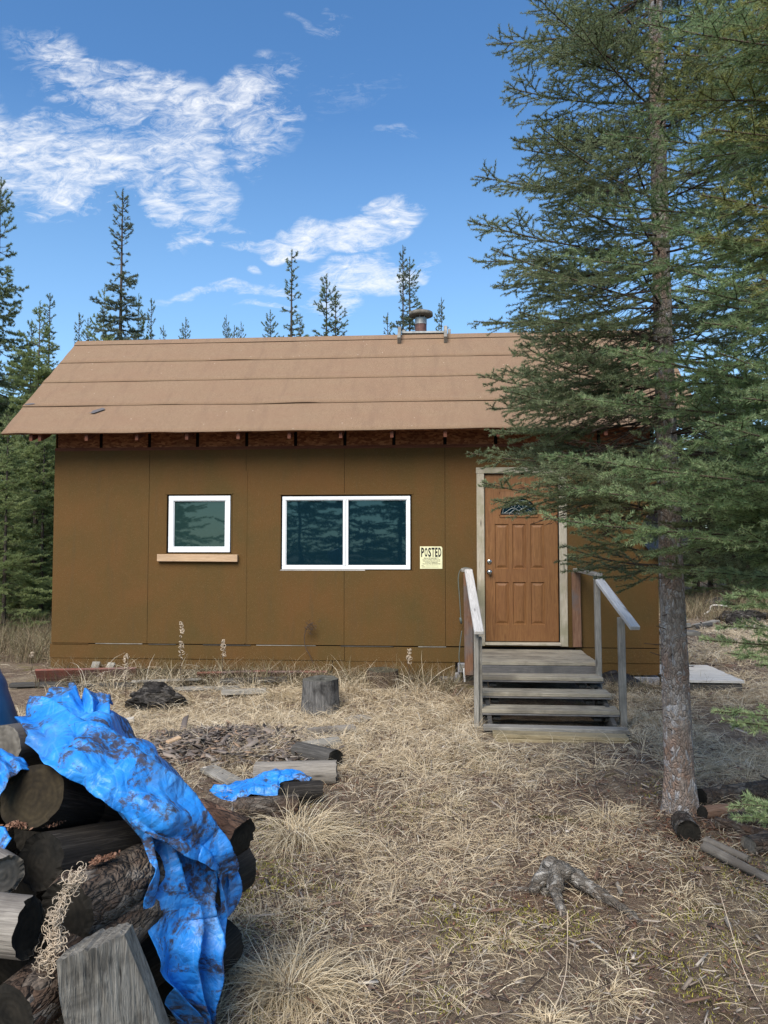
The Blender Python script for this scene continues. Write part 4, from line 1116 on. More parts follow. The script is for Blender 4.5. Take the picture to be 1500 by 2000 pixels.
M_NEEDB2 = needle('distant_spruce_yellow_green', (.12, .155, .055), (.26, .32, .125), (.42, .47, .22))
M_NEEDB3 = needle('distant_spruce_dark', (.065, .085, .052), (.140, .170, .105), (.26, .29, .18))
PR = {}
tot = 0
for nm, a in dict(spire=(1, 11, 1.15, .17, .10, spire, .055, .012, 80), spire2=(2, 9, .85, .16, .1, spire, .05, .011, 80), full=(3, 10, 1.7, .20, .12, full, .06, .013, 75),
                  full2=(4, 8.5, 1.55, .17, .08, full, .055, .012, 75), column=(5, 10, .75, .17, .1, column, .05, .011, 85)).items():
    PR[nm], m = bg_proto(*a, mat={'full2': M_NEEDB2, 'spire': M_NEEDB3}.get(nm)); tot += m
PR['twin'], m = bg_proto(6, 8, .62, .15, .1, column, .05, .011, 85, twin=True); tot += m
print('bg needles', tot)
used = set()
def place_tree(kind, x, y, H, label, group=None, rz=None, s_xy=1.0, cat='tree'):
    src = PR[kind]; h0 = dict(spire=11, spire2=9, full=10, full2=8.5, column=10, twin=8)[kind]
    if kind in used:
        e = src.copy(); link(e)
        for ch in src.children: c = ch.copy(); COL.objects.link(c); c.parent = e
    else: e = src; used.add(kind)
    s = H / h0; e.scale = (s * s_xy, s * s_xy, s); e.location = (x, y, ghf(x, y) - .02); e.rotation_euler = (0, 0, random.uniform(0, 6.28) if rz is None else rz)
    for kk in ('group',):
        if kk in e: del e[kk]
    tag(e, label, cat, group); return e
def sky_tree(kind, px, py, Y, label, sxy=1.0, rz=None):
    p = P(px, py, Y); z = ghf(p.x, Y); return place_tree(kind, p.x, Y, p.z - z, label, None, rz, sxy)
sky_tree('full', 2, 345, 15.5, 'tall dark spruce cut by the left edge of the photo', .78)
sky_tree('spire', 240, 368, 19, 'tallest spire shaped spruce behind the left end of the roof', .98)
sky_tree('spire2', 98, 572, 17, 'open topped spruce just left of the roof corner', 1.0)
sky_tree('full2', 62, 622, 16, 'bushy yellow green spruce between the tall edge spruce and the roof corner', .7)
sky_tree('spire2', 155, 610, 21, 'left one of two short dark spruce tops at the left roof end', .9)
sky_tree('column', 172, 620, 22.5, 'right one of two short dark spruce tops at the left roof end', .9)
sky_tree('full2', 204, 560, 20, 'broad spruce hugging the left side of the tallest spire', .62)
sky_tree('full2', 271, 572, 19.5, 'yellowish spruce top just right of the tallest spire', .5)
sky_tree('spire2', 296, 582, 21, 'thin spruce top second to the right of the tallest spire', .8)
sky_tree('spire2', 319, 634, 22, 'tiny pale spruce tip third to the right of the tallest spire', .7)
sky_tree('column', 363, 619, 23, 'small forked spruce tip standing alone over the left third of the ridge', .75)
sky_tree('column', 442, 614, 23, 'leftmost thin tip of three small spruces over the middle left ridge', .6)
sky_tree('spire2', 458, 634, 24, 'short middle tip of three small spruces over the middle left ridge', .7)
sky_tree('column', 471, 627, 23, 'right tip of three small spruces over the middle left ridge', .6)
sky_tree('column', 528, 604, 20, 'small dark spruce left of the second tallest ridge spruce', .9)
sky_tree('spire2', 570, 486, 20.5, 'slender clubby topped spruce over the middle of the ridge', 1.05)
sky_tree('spire2', 586, 612, 19, 'short bushy spruce at the right foot of the clubby topped spruce', .8)
sky_tree('twin', 638, 534, 20, 'twin topped spruce left of the chimney', 1.0, rz=0)
sky_tree('spire', 787, 478, 20, 'full spruce rising directly behind the chimney', .78)
sky_tree('column', 800, 500, 20.6, 'second narrow leader of the spruce pair behind the chimney', .95)
sky_tree('column', 862, 580, 22, 'thin sparse spruce just right of the chimney', .72)
sky_tree('spire2', 757, 610, 19.5, 'short outward leaning spruce at the left foot of the chimney spruce', .9)
for px, Y, H, lab in ((12, 13.0, 4.1, 'nearest light green spruce at the left photo edge, left of the cabin wall'), (84, 14.2, 4.4, 'light green spruce almost touching the left cabin corner')):
    place_tree('full2', P(px, 1000, Y).x, Y, H, lab, None, None, .95)
# woods left, right and far behind
def scatter(n, pxr, Yr, Hr, label, group, kinds, mind=1.0, seed=1):
    rg = random.Random(seed); pts = []; tries = 0
    while len(pts) < n and tries < 9000:
        tries += 1
        Y = rg.uniform(*Yr); px = rg.uniform(*pxr); x = P(px, 1000, Y).x
        if -5.6 < x < 3.4 and Y < 15: continue
        if px > 1400 and Y < 23 and rg.random() < .3: continue
        if any((x - a) ** 2 + (Y - b) ** 2 < mind ** 2 for a, b in pts): continue
        pts.append((x, Y)); place_tree(rg.choice(kinds), x, Y, rg.uniform(*Hr), label, group, rg.uniform(0, 6.28), rg.uniform(.85, 1.15))
scatter(20, (-260, 118), (14.5, 22), (4.2, 7.2), 'one of the close standing green spruces in the woods left of the cabin', 'spruces in the woods left of the cabin', ['full2', 'full2', 'full2', 'spire2'], 1.0, 5)
scatter(24, (1250, 1800), (20.0, 28), (5.0, 9.0), 'one of the crowded spruces in the shady woods right of the cabin', 'spruces in the woods right of the cabin', ['full', 'full2', 'spire', 'full'], 1.1, 6)
scatter(30, (-500, 200), (22, 42), (5, 8.0), 'one of the distant spruces deep in the woods left of the cabin', 'distant spruces left of the cabin', ['full', 'spire', 'spire2'], 1.4, 7)
scatter(34, (1200, 2000), (28, 48), (6, 9.5), 'one of the distant spruces deep in the woods right of the cabin', 'distant spruces right of the cabin', ['full', 'spire', 'full2'], 1.4, 8)
scatter(26, (220, 1200), (26, 44), (4, 6.0), 'one of the distant spruces hidden behind the cabin roof', 'distant spruces behind the cabin', ['full', 'spire', 'full2'], 1.8, 9)
# woods behind the viewer, mirrored in the window panes
rgb_ = random.Random(12)
for i in range(16):
    x = -18 + i * 2.3 + rgb_.uniform(-.4, .4); y = -14 - (i % 3) * 2.4 + rgb_.uniform(-.5, .5)
    place_tree(rgb_.choice(['full', 'full2', 'spire']), x, y, rgb_.uniform(7.5, 10), 'spruce mirrored in the cabin windows', 'spruces mirrored in the window panes', None, 1.1)
# ------------------------------------------------------------------ grass, litter
def blades(name, P0, az, e0, e1, L, W, tone, mat, parent=None, ns=4, flo=True, curl=0.0):
    n = len(P0); P0 = np.asarray(P0, float); cur = P0.copy(); pts = [cur.copy()]; a = az.copy()
    for k in range(ns):
        t = (k + .5) / ns; e = e0 + (e1 - e0) * t
        st_ = (L / ns)[:, None]
        cur = cur + np.stack([np.cos(a) * np.cos(e), np.sin(a) * np.cos(e), np.sin(e)], 1) * st_
        a = a + curl * rng.normal(0, 1, n) / ns
        if flo: cur[:, 2] = np.maximum(cur[:, 2], gh(cur[:, 0], cur[:, 1]) + .006 + .012 * rng.random(n))
        pts.append(cur.copy())
    tw = rng.uniform(-.9, .9, n)
    sd_ = np.stack([-np.sin(az) * np.cos(tw), np.cos(az) * np.cos(tw), np.sin(tw)], 1)
    V = np.empty((n, 2 * (ns + 1), 3))
    for k, p in enumerate(pts):
        w = W * (1 - .85 * (k / ns) ** 1.5) * .5
        V[:, 2 * k] = p - sd_ * w[:, None]; V[:, 2 * k + 1] = p + sd_ * w[:, None]
    b = np.arange(n)[:, None] * 2 * (ns + 1)
    F = np.concatenate([np.stack([b[:, 0] + 2 * k, b[:, 0] + 2 * k + 1, b[:, 0] + 2 * k + 3, b[:, 0] + 2 * k + 2], 1) for k in range(ns)])
    T = np.repeat(np.clip(tone, 0, 1), 2 * (ns + 1))
    return mesh_np(name, V.reshape(-1, 3), F, mat, parent, tone=T)
def tuft_arrays(cx, cy, n, r, L, spread=1.0, lean=(0, 0), e=(55, 88), down=(-50, 10)):
    th = rng.uniform(0, 2 * np.pi, n); rr = r * np.sqrt(rng.random(n))
    x = cx + rr * np.cos(th); y = cy + rr * np.sin(th)
    az = th + rng.normal(0, .5, n)
    if lean != (0, 0):
        vx = np.cos(az) + lean[0]; vy = np.sin(az) + lean[1]; az = np.arctan2(vy, vx)
    e0 = np.radians(rng.uniform(*e, n)); e1 = np.radians(rng.uniform(*down, n))
    return np.stack([x, y, gh(x, y) - .01], 1), az, e0, e1, L * rng.uniform(.45, 1.15, n)
def zone(x, y):
    """how much standing straw grows here"""
    v = fbm(x * .9, y * .9, 50, 3)
    z = sst(.46, .59, v) * 1.0 + .02
    z = z + .9 * np.exp(-((y - 7.6) / .9) ** 2) * (x < 1.9) * (x > -4.5)
    z = z + .6 * np.exp(-((x - .1) / .9) ** 2 - ((y - 5.9) / 1.2) ** 2)
    z = z * (1 - .85 * np.exp(-((x + 1.75) / .8) ** 2 - ((y - 6.45) / .65) ** 2))
    z = z * (1 - .8 * np.exp(-((x - 1.7) / .55) ** 2 - ((y - 4.9) / .6) ** 2))
    z = z * np.where((x > .3) & (y < 4.5), .22, 1.0) * np.where((x > -.6) & (x < .3) & (y > 2.9) & (y < 4.2), .6, 1)
    return z
def inwall(x, y): return (x > XL - .05) & (x < XR + .05) & (y > WY - .06) & (y < BY + .05)
def insteps(x, y): return (x > .36) & (x < 1.78) & (y > 6.86)  & (y < 9.3)
def field():
    out = []
    def add(a, tone, w): out.append((a, tone, w))
    # tufts
    cnt = 0
    for (x0, x1, y0, y1, n, sc) in ((-2.2, 2.8, 2.5, 6, 900, .8), (-5, 5, 6, 9.2, 2400, 1.0), (-9, -4.5, 9, 14, 500, 1.2), (2.6, 11, 9, 20, 1500, 1.3)):
        X = rng.uniform(x0, x1, n * 2); Y = rng.uniform(y0, y1, n * 2); keep = (rng.random(n * 2) < zone(X, Y)) & ~inwall(X, Y) & ~insteps(X, Y) & (np.abs(X) < .75 * Y)
        X, Y = X[keep][:n], Y[keep][:n]
        for cx, cy in zip(X, Y):
            k = int(rng.integers(9, 26)); a = tuft_arrays(cx, cy, k, .05 * sc, rng.uniform(.12, .30) * sc, lean=(rng.normal(0, .5), rng.normal(0, .5)), e=(18, 80), down=(-60, 15))
            add(a, np.clip(rng.normal(.55, .14) + rng.normal(0, .14, k), 0, 1), .0028 * sc * rng.uniform(.7, 1.2, k) * (1 + .06 * cy))
    for cx in rng.uniform(-4.2, .15, 95):          # taller straw against the skirting
        cy = rng.uniform(8.5, 9.15); k = int(rng.integers(14, 34)); a = tuft_arrays(cx, cy, k, .06, rng.uniform(.26, .50), lean=(rng.normal(0, .4), -.2), e=(45, 88), down=(-70, 35))
        add(a, np.clip(rng.normal(.6, .15) + rng.normal(0, .15, k), 0, 1), .0046 * rng.uniform(.6, 1.2, k))
    # fallen straws lying everywhere
    for (x0, x1, y0, y1, n, L) in ((-2.2, 2.6, 2.4, 5.2, 30000, .10), (-4, 4.2, 5, 9.25, 42000, .15), (-8, -4.4, 8.6, 13, 5000, .2), (2.6, 9.5, 9.0, 17, 17000, .24)):
        X = rng.uniform(x0, x1, n); Y = rng.uniform(y0, y1, n)
        keep = (rng.random(n) < np.where(Y < 5, .16, .12) + .85 * zone(X, Y)) & ~inwall(X, Y) & ~insteps(X, Y) & (np.abs(X) < .72 * Y); X, Y = X[keep], Y[keep]; m = len(X)
        az = rng.uniform(0, 2 * np.pi, m); e0 = np.radians(rng.uniform(0, 40, m)); e1 = np.radians(rng.uniform(-40, 10, m))
        a = (np.stack([X, Y, gh(X, Y) + .012], 1), az, e0, e1, L * rng.uniform(.3, 1.7, m))
        add(a, np.clip(rng.normal(.5, .2, m), 0, 1), .0022 * rng.uniform(.6, 1.4, m) * (1 + .07 * Y))
    A = [np.concatenate([o[0][i] for o in out]) for i in range(5)]
    T = np.concatenate([o[1] for o in out]); W = np.concatenate([o[2] for o in out])
    o = blades('grass', A[0], A[1], A[2], A[3], A[4], W, T, M_STRAW, ns=4, curl=.5); tag(o, kind='stuff'); print('grass blades', len(T))
field()
# litter: bark flakes, twigs, chips, as small bent plates
def chips(name, n, region, size, mat, tone=(.0, 1.0), lift=.012, aspect=(1.2, 5), weight=None, zf=None, kind='stuff', tilt=.35):
    x0, x1, y0, y1 = region; X = rng.uniform(x0, x1, n); Y = rng.uniform(y0, y1, n)
    ok = ~inwall(X, Y) & ~insteps(X, Y) & (np.abs(X) < .75 * Y + .3)
    if weight is not None: ok &= rng.random(n) < weight(X, Y)
    X, Y = X[ok], Y[ok]; m = len(X)
    asp = rng.uniform(*aspect, m); s = size * rng.lognormal(0, .5, m); l = s * np.sqrt(asp); w = s / np.sqrt(asp)
    az = rng.uniform(0, 2 * np.pi, m); ti = rng.normal(0, tilt, m); ro = rng.normal(0, tilt * 1.4, m)
    d = np.stack([np.cos(az) * np.cos(ti), np.sin(az) * np.cos(ti), np.sin(ti)], 1)
    s_ = np.stack([-np.sin(az) * np.cos(ro), np.cos(az) * np.cos(ro), np.sin(ro)], 1); nn = np.cross(d, s_)
    Z = (zf(X, Y) if zf else gh(X, Y)) + lift + rng.random(m) * lift * 2
    c = np.stack([X, Y, Z], 1); L_ = l[:, None] / 2; W_ = w[:, None] / 2; th = (w * .22)[:, None]
    j = lambda: rng.uniform(.6, 1.1, (m, 1))
    q = [c - d * L_ * j() - s_ * W_ * j(), c + d * L_ * j() - s_ * W_ * j(), c + d * L_ * j() + s_ * W_ * j(), c - d * L_ * j() + s_ * W_ * j()]
    V = np.stack(q + [p - nn * th for p in q], 1).reshape(-1, 3); b = np.arange(m) * 8
    F = np.concatenate([np.stack([b + i for i in f], 1) for f in ((0, 1, 2, 3), (0, 4, 5, 1), (1, 5, 6, 2), (2, 6, 7, 3), (3, 7, 4, 0))])
    T = np.repeat(rng.uniform(*tone, m), 8); o = mesh_np(name, V, F, mat, tone=T); tag(o, kind=kind); return o
chips('twig_litter', 24000, (-2.2, 2.8, 2.4, 6), .0105, M_LITTER, aspect=(2, 18))
chips('twig_litter', 7000, (-4, 4.5, 6, 9.2), .016, M_LITTER, aspect=(2, 14))
chips('twig_litter', 5000, (2.6, 9, 9, 18), .03, M_LITTER, aspect=(2, 12))
chips('leaf_litter', 9000, (-2.0, 2.6, 2.4, 6), .008, M_CHIP, aspect=(1, 2.5), weight=lambda x, y: .12 + sst(.48, .62, fbm(x * 1.3, y * 1.3, 91, 3)), lift=.006)
chips('bark_flakes', 7000, (1.0, 2.5, 4.1, 5.8), .010, M_CHIP, weight=lambda x, y: np.exp(-((x - 1.68) / .5) ** 2 - ((y - 4.9) / .5) ** 2), lift=.006)
chips('wood_chips', 6500, (-3.1, -.6, 5.4, 7.3), .030, M_CHIPG, tone=(0, 1), aspect=(1.5, 8), weight=lambda x, y: np.exp(-((x + 1.75) / .75) ** 4 - ((y - 6.5) / .55) ** 4), lift=.012, tilt=.3)
chips('pale_wood_bits', 90, (-3.2, 2.6, 2.6, 9.0), .024, M_FLUFF, aspect=(1.2, 6), lift=.014)
# moss: tiny upright leaves in patches
def moss():
    n = 110000; X = rng.uniform(-1.2, 2.6, n); Y = rng.uniform(2.45, 6.5, n); k = rng.random(n) < (sst(.50, .62, fbm(X * 1.9, Y * 1.9, 131, 3)) * np.where(Y < 4.4, 1, .35) + sum(np.exp(-((X - a_) ** 2 + (Y - b_) ** 2) / c_ ** 2) for a_, b_, c_ in [(GP(qx, qy).x, GP(qx, qy).y, w_) for qx, qy, w_ in ((1340, 1790, .12), (1410, 1850, .15), (1130, 1800, .14), (1290, 1880, .16), (900, 1490, .2), (1180, 1670, .10), (790, 1350, .3), (600, 1740, .18), (1380, 1950, .12))])); X, Y = X[k], Y[k]; m = len(X)
    o = blades('moss', np.stack([X, Y, gh(X, Y)], 1), rng.uniform(0, 6.28, m), np.radians(rng.uniform(30, 90, m)), np.radians(rng.uniform(0, 60, m)), rng.uniform(.008, .022, m), rng.uniform(.003, .006, m), rng.random(m), M_MOSS, ns=2, flo=False); tag(o, kind='stuff')
moss()
# tussocks one can point at
TU = [(585, 1625, .26, .50, 800, 'largest bleached grass tussock beside the dark log right of the blue tarp'),
      (570, 1925, .20, .40, 800, 'bleached grass tussock at the bottom edge of the photo right of the tarp foot'),
      (1190, 1590, .16, .30, 380, 'fan shaped grass tussock left of the big trunk base'),
      (985, 1830, .09, .19, 130, 'small pale tussock left of the weathered root'),
      (1190, 1935, .10, .18, 170, 'pale tussock at the bottom edge below the weathered root'),
      (1075, 1990, .10, .20, 150, 'pale tussock in the bottom edge right of the middle'),
      (1340, 1745, .12, .20, 110, 'spreading tussock right of the weathered root'),
      (1440, 1730, .09, .17, 90, 'small tussock beside the broken branches at the right'),
      (1275, 1400, .16, .38, 300, 'long bent grass tussock at the right foot of the steps'),
      (545, 1350, .22, .34, 380, 'golden tussock left of the grey stump'),
      (735, 1300, .10, .50, 120, 'tall upright grass tuft against the skirting behind the brown stump'),
      (480, 1500, .10, .28, 130, 'straw tussock growing over the bleached log'),
      (740, 1480, .14, .18, 130, 'low straw tussock right of the bleached log'),
      (870, 1560, .14, .17, 130, 'low spreading tussock in the middle of the yard'),
      (1240, 1935, .05, .12, 40, 'tiny tussock near the bottom right')]
for px, py, r, L, n, lab in TU[:-1]:
    p = GP(px, py + 12); n = int(n * 1.25); ln = (rng.normal(.25, .35), rng.normal(-.25, .35)); k = n // 3
    q = [tuft_arrays(p.x, p.y, n - k, r * .5, L, e=(30, 82), down=(-85, -25), lean=ln), tuft_arrays(p.x, p.y, k, r * 1.25, L * .8, e=(8, 60), down=(-60, 5), lean=ln)]
    a = [np.concatenate([q[0][i], q[1][i]]) for i in range(5)]; a[1] = a[1] + rng.normal(0, .45, n); a[4] = a[4] * rng.uniform(.45, 1.1, n)
    A0 = a[0] - np.array([p.x, p.y, p.z])
    o = blades('grass_tussock', a[0], a[1], a[2], a[3], a[4], .0024 * rng.uniform(.6, 1.3, n) * (1 + .06 * p.y), np.clip(rng.normal(.52, .24, n), 0, 1), M_STRAWG, ns=6, curl=.8)
    me = o.data; V = np.empty(len(me.vertices) * 3, np.float32); me.vertices.foreach_get('co', V); V = V.reshape(-1, 3) - np.array([p.x, p.y, p.z], np.float32); me.vertices.foreach_set('co', V.ravel()); o.location = p
    tag(o, lab, 'grass tussock', 'dry grass tussocks in the yard')
# brown undergrowth below the left woods and by the wall
def brush():
    A = []; 
    for (x0, x1, y0, y1, n, L) in ((-11, -5.3, 10.3, 17, 2600, .55), (-4.7, .2, 8.75, 9.2, 420, .34), (1.9, 3, 8.7, 9.1, 50, .22), (4, 16, 17, 26, 2200, .6)):
        X = rng.uniform(x0, x1, n); Y = rng.uniform(y0, y1, n)
        for cx, cy in zip(X, Y):
            k = 9; A.append((tuft_arrays(cx, cy, k, .06, L, e=(45, 89), down=(0, 70)), rng.random(k), .004 * rng.uniform(.6, 1.4, k) * (1 + .05 * cy)))
    B = [np.concatenate([o[0][i] for o in A]) for i in range(5)]
    o = blades('undergrowth', *B, np.concatenate([o[2] for o in A]), np.concatenate([o[1] for o in A]), M_BRUSH, ns=3, curl=1.2); tag(o, kind='stuff')
brush()
# dried fireweed stalks with curled seed pods
def fireweed(px, py, Y, h, fluff, lab, mat=M_FLUFF):
    p = P(px, py, Y); z = ghf(p.x, Y); t_ = thing('dried_fireweed', lab, 'dried flower', (p.x, Y, z), group='dried fireweed stalks')
    H = p.z - z; rg = random.Random(int(px)); c = [Vector((0, 0, 0))]
    for i in range(6): c.append(Vector((rg.uniform(-.015, .015) * (i + 1) * .5, rg.uniform(-.01, .01), H * (i + 1) / 6)))
    MB().tube(c, [.0035] * 5 + [.002, .001], 5).build('stalk', M_TWIG, t_)
    mb = MB(); 
    for k in range(int(fluff * 60)):
        zz = H * rg.uniform(1 - fluff, 1); a = rg.uniform(0, 6.28); r = rg.uniform(.012, .026); q = Vector((0, 0, zz)) + Vector((math.cos(a), math.sin(a), 0)) * r * .7
        ax = Vector((rg.gauss(0, 1), rg.gauss(0, 1), rg.gauss(0, 1))).normalized(); s = ax.orthogonal().normalized(); u = ax.cross(s)
        pts = [q + (s * math.cos(b) + u * math.sin(b)) * r * (1 - .05 * j) + ax * .002 * j for j, b in enumerate([i * .62 for i in range(9)])]
        mb.tube(pts, .0036, 4, cap=False)
    mb.build('seed_curls', M_FLUFFC, t_)
M_FLUFFC = flat('curled_seed_pods', (.55, .45, .33), .8, var=.35, bump=.1)
fireweed(246, 1270, 8.3, 1, .55, 'dried fireweed with white curls left of the tall one by the skirting')
fireweed(355, 1216, 8.7, 1, .55, 'tallest dried fireweed with white curls against the wall below the small window')
fireweed(436, 1250, 8.8, 1, .35, 'thin dried fireweed right of the tallest one by the wall')
fireweed(62, 1275, 9.6, 1, .2, 'small dried fireweed left of the cabin corner')
fireweed(800, 1268, 8.9, 1, .35, 'sparse dried fireweed right of the tall grass tuft by the wall')
vn_ = thing('dry_vine', 'brown curled dry vine on the wall below the wide window', 'dry vine', tuple(P(618, 1300, 9.2)))
VO = Vector(vn_.location)
MB().tube(spl([P(a, b, 9.2) - VO for a, b in ((612, 1296), (606, 1282), (596, 1262), (595, 1240), (602, 1222), (612, 1216))]), .005, 5).build('stem', M_TWIG, vn_)
mb = MB(); rg = random.Random(4)
for k in range(36):
    c = P(rg.gauss(606, 5), rg.gauss(1224, 7), 9.18) - VO; ax = Vector((rg.gauss(0, 1), rg.gauss(0, 1), rg.gauss(0, 1))).normalized(); s = ax.orthogonal(); u = ax.cross(s); r = rg.uniform(.008, .02)
    mb.tube([c + (s * math.cos(b) + u * math.sin(b)) * r for b in [i * .8 for i in range(6)]], .002, 4, cap=False)
mb.build('dry_leaves', M_TWIG, vn_)
for (pts_, lab) in (([(1075, 1990), (1105, 1900), (1108, 1780)], 'long pale grass stem standing left of the root leg'), ([(1500, 1990), (1455, 1900), (1420, 1790), (1405, 1740)], 'long arching grass stem at the right edge'),):
    b = GP(*pts_[0]); t_ = thing('tall_grass', lab, 'grass', b); MB().tube(spl([P(x, y, b.y + i * .12) - Vector(b) for i, (x, y) in enumerate(pts_)]), .0016, 4).build('stem', M_FLUFFC, t_)
# ------------------------------------------------------------------ logs, stumps, boards
def log(p0, p1, r, lab, mat, end=None, seed=0, r1=None, cat='log', name='log', knots=0, bend=0.0, rough=.05, group=None, seg=40, elong=1.0):
    p0, p1 = Vector(p0), Vector(p1); d = p1 - p0; L = d.length; r1 = r1 or r
    e = thing(name, lab, cat, p0, group=group)
    x = d.normalized(); y = Vector((0, 0, 1)).cross(x)
    y = y.normalized() if y.length > 1e-3 else Vector((0, 1, 0)); z = x.cross(y); M = Matrix((x, y, z)).transposed().to_4x4(); M.translation = p0
    e.matrix_world = M; e.location = p0; e.rotation_euler = M.to_euler()
    nr = max(6, int(L / .03)); nr = min(nr, 60)
    g = random.Random(seed); ph = g.uniform(0, 99)
    TH, U = np.meshgrid(np.linspace(0, 2 * np.pi, seg, endpoint=False), np.linspace(0, 1, nr)); xs_ = U * L
    rr = (r + (r1 - r) * U) * (1 + rough * 2.2 * (fbm(np.cos(TH) * 1.3 + ph, np.sin(TH) * 1.3 + xs_ * 1.2, seed, 3) - .5) + rough * 1.1 * (fbm(TH * 5 / 2 + ph, xs_ * 9, seed + 2, 3) - .5) * np.sin(TH / 2) ** .3)
    for k in range(knots):
        a0, u0 = g.uniform(0, 6.28), g.uniform(.1, .9) * L; rr = rr + r * .25 * np.exp(-((np.angle(np.exp(1j * (TH - a0)))) / .25) ** 2 - ((xs_ - u0) / .03) ** 2)
    by = bend * np.sin(U * np.pi) * L
    V = np.stack([xs_, rr * np.cos(TH) * elong + by, rr * np.sin(TH)], -1)
    jag = (np.random.default_rng(seed).random(seg) - .5) * .012 + .010 * np.sin(np.linspace(0, 6.28, seg) + ph)
    V[0, :, 0] += jag; V[-1, :, 0] += jag[::-1]
    i = np.arange((nr - 1) * seg); a, b = i // seg, i % seg
    F = np.stack([a * seg + b, (a + 1) * seg + b, (a + 1) * seg + (b + 1) % seg, a * seg + (b + 1) % seg], 1)
    mesh_np('bark', V.reshape(-1, 3), F, mat, e, smooth=True)
    for side in (0, -1):
        ring_ = V[side]; c = ring_.mean(0); vv = []; rings = 5
        sgn = 1 if side == 0 else -1
        for k in range(rings):
            f = 1 - k / (rings - 1) * .96; q = c + (ring_ - c) * f * (.995); q[:, 0] = c[0] + (ring_[:, 0] - c[0]) * (1 if k == 0 else 0) + sgn * (.001 + .0012 * (vn(q[:, 1] * 40, q[:, 2] * 40, seed) - .5) * (k > 0) + (.002 if k else 0)); vv.append(q)
        vv = np.array(vv).reshape(-1, 3); ff = []
        for k in range(rings - 1):
            for j in range(seg):
                q = (k * seg + j, k * seg + (j + 1) % seg, (k + 1) * seg + (j + 1) % seg, (k + 1) * seg + j); ff.append(q if side == 0 else q[::-1])
        c_ = [(rings - 1) * seg + j for j in range(seg)]; ff.append(c_ if side == 0 else c_[::-1])
        MB().add([Vector(v) for v in vv], ff).build('cut_end', end or M_ENDG, e)
    return e
def PV(px, py, Y): return P(px, py, Y)
WG = 'logs of the tarp covered woodpile'
# --- woodpile at lower left. near end given in the picture, axis to the back right
log(PV(2, 1462, 2.62), PV(78, 1448, 2.85), .078, 'grey bleached log at the top of the woodpile beside the blue barrel', M_LOGG, M_ENDG, 1, group=WG)
log(PV(62, 1556, 2.42), PV(150, 1570, 2.68), .100, 'thick black log with a broad mouldy end under the tarp fold', M_LOGD, M_ENDO, 2, elong=1.12, group=WG)
log(PV(80, 1682, 2.36), PV(238, 1652, 2.66), .086, 'black log with the round blackest cut end, reddish bark crumbs on its top', M_LOGD, M_ENDB, 3, group=WG)
log(PV(128, 1785, 2.24), PV(278, 1704, 2.56), .092, 'grey barked log behind the hanging strand of dried curls', M_LOGB, M_ENDB, 4, knots=3, rough=.09, group=WG)
log(PV(56, 1812, 2.08), PV(56, 1812, 2.08) + Vector((-.85, .10, .0)), .078, 'pale peeled log with a dark oval end at the left edge', M_LOGG, M_ENDB, 5, rough=.04, group=WG)
log(PV(8, 1712, 2.22), PV(8, 1712, 2.22) + Vector((-.6, .45, 0)), .062, 'small grey log between the pale peeled log and the black round end', M_LOGG, M_ENDG, 6, group=WG)
log(PV(20, 1985, 2.02), PV(20, 1985, 2.02) + Vector((.16, .5, .06)), .085, 'dark barked log in the bottom left corner', M_LOGB, M_ENDB, 7, rough=.09, group=WG)
log(PV(392, 1600, 2.95), PV(472, 1640, 2.86), .078, 'reddish brown rotten log end sticking out right of the tarp', bark('rotten_red_bark', (.03, .02, .015), (.075, .05, .035), (.20, .12, .08), .6, 'X', warm=(.20, .10, .06)), M_ENDB, 8, rough=.14, group=WG)
log(PV(300, 1700, 2.98), PV(440, 1728, 2.92), .095, 'log coloured black for the shadowed space right under the tarp', M_LOGD, M_ENDB, 9, group=WG)  # added log, its black stands for the dark space under the tarp
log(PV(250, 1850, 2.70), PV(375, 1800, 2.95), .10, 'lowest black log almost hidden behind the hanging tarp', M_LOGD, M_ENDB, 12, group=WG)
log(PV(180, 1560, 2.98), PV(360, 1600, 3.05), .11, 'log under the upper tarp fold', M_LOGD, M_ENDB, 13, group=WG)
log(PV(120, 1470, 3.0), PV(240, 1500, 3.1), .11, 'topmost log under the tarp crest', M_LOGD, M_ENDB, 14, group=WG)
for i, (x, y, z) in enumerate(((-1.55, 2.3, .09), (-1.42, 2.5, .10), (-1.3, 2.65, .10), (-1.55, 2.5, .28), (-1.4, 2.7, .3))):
    log((x, y, z + .02), (x + .22, y + .36, z + .02), .095, 'filler log coloured black for the shade between the pile logs', M_LOGB, M_ENDB, 20 + i, group='black logs wedged deep inside the woodpile')
for i, (px, py, Y, r) in enumerate(((70, 1628, 2.78, .10), (165, 1655, 2.86, .10), (20, 1560, 2.95, .10), (30, 1745, 2.62, .10), (205, 1775, 2.66, .09), (20, 1880, 2.36, .10), (250, 1900, 2.62, .10), (120, 1930, 2.42, .10), (320, 1930, 2.86, .10), (15, 1500, 3.0, .09), (360, 1760, 2.95, .10))):  # filler logs, coloured black as the shade in the gaps of the pile
    a = PV(px, py, Y); log(a, a + Vector((.12, .34, .0)), r, 'filler log coloured black for the shade between the pile logs', M_LOGD, M_ENDB, 60 + i, group='black logs wedged deep inside the woodpile')
i = 80
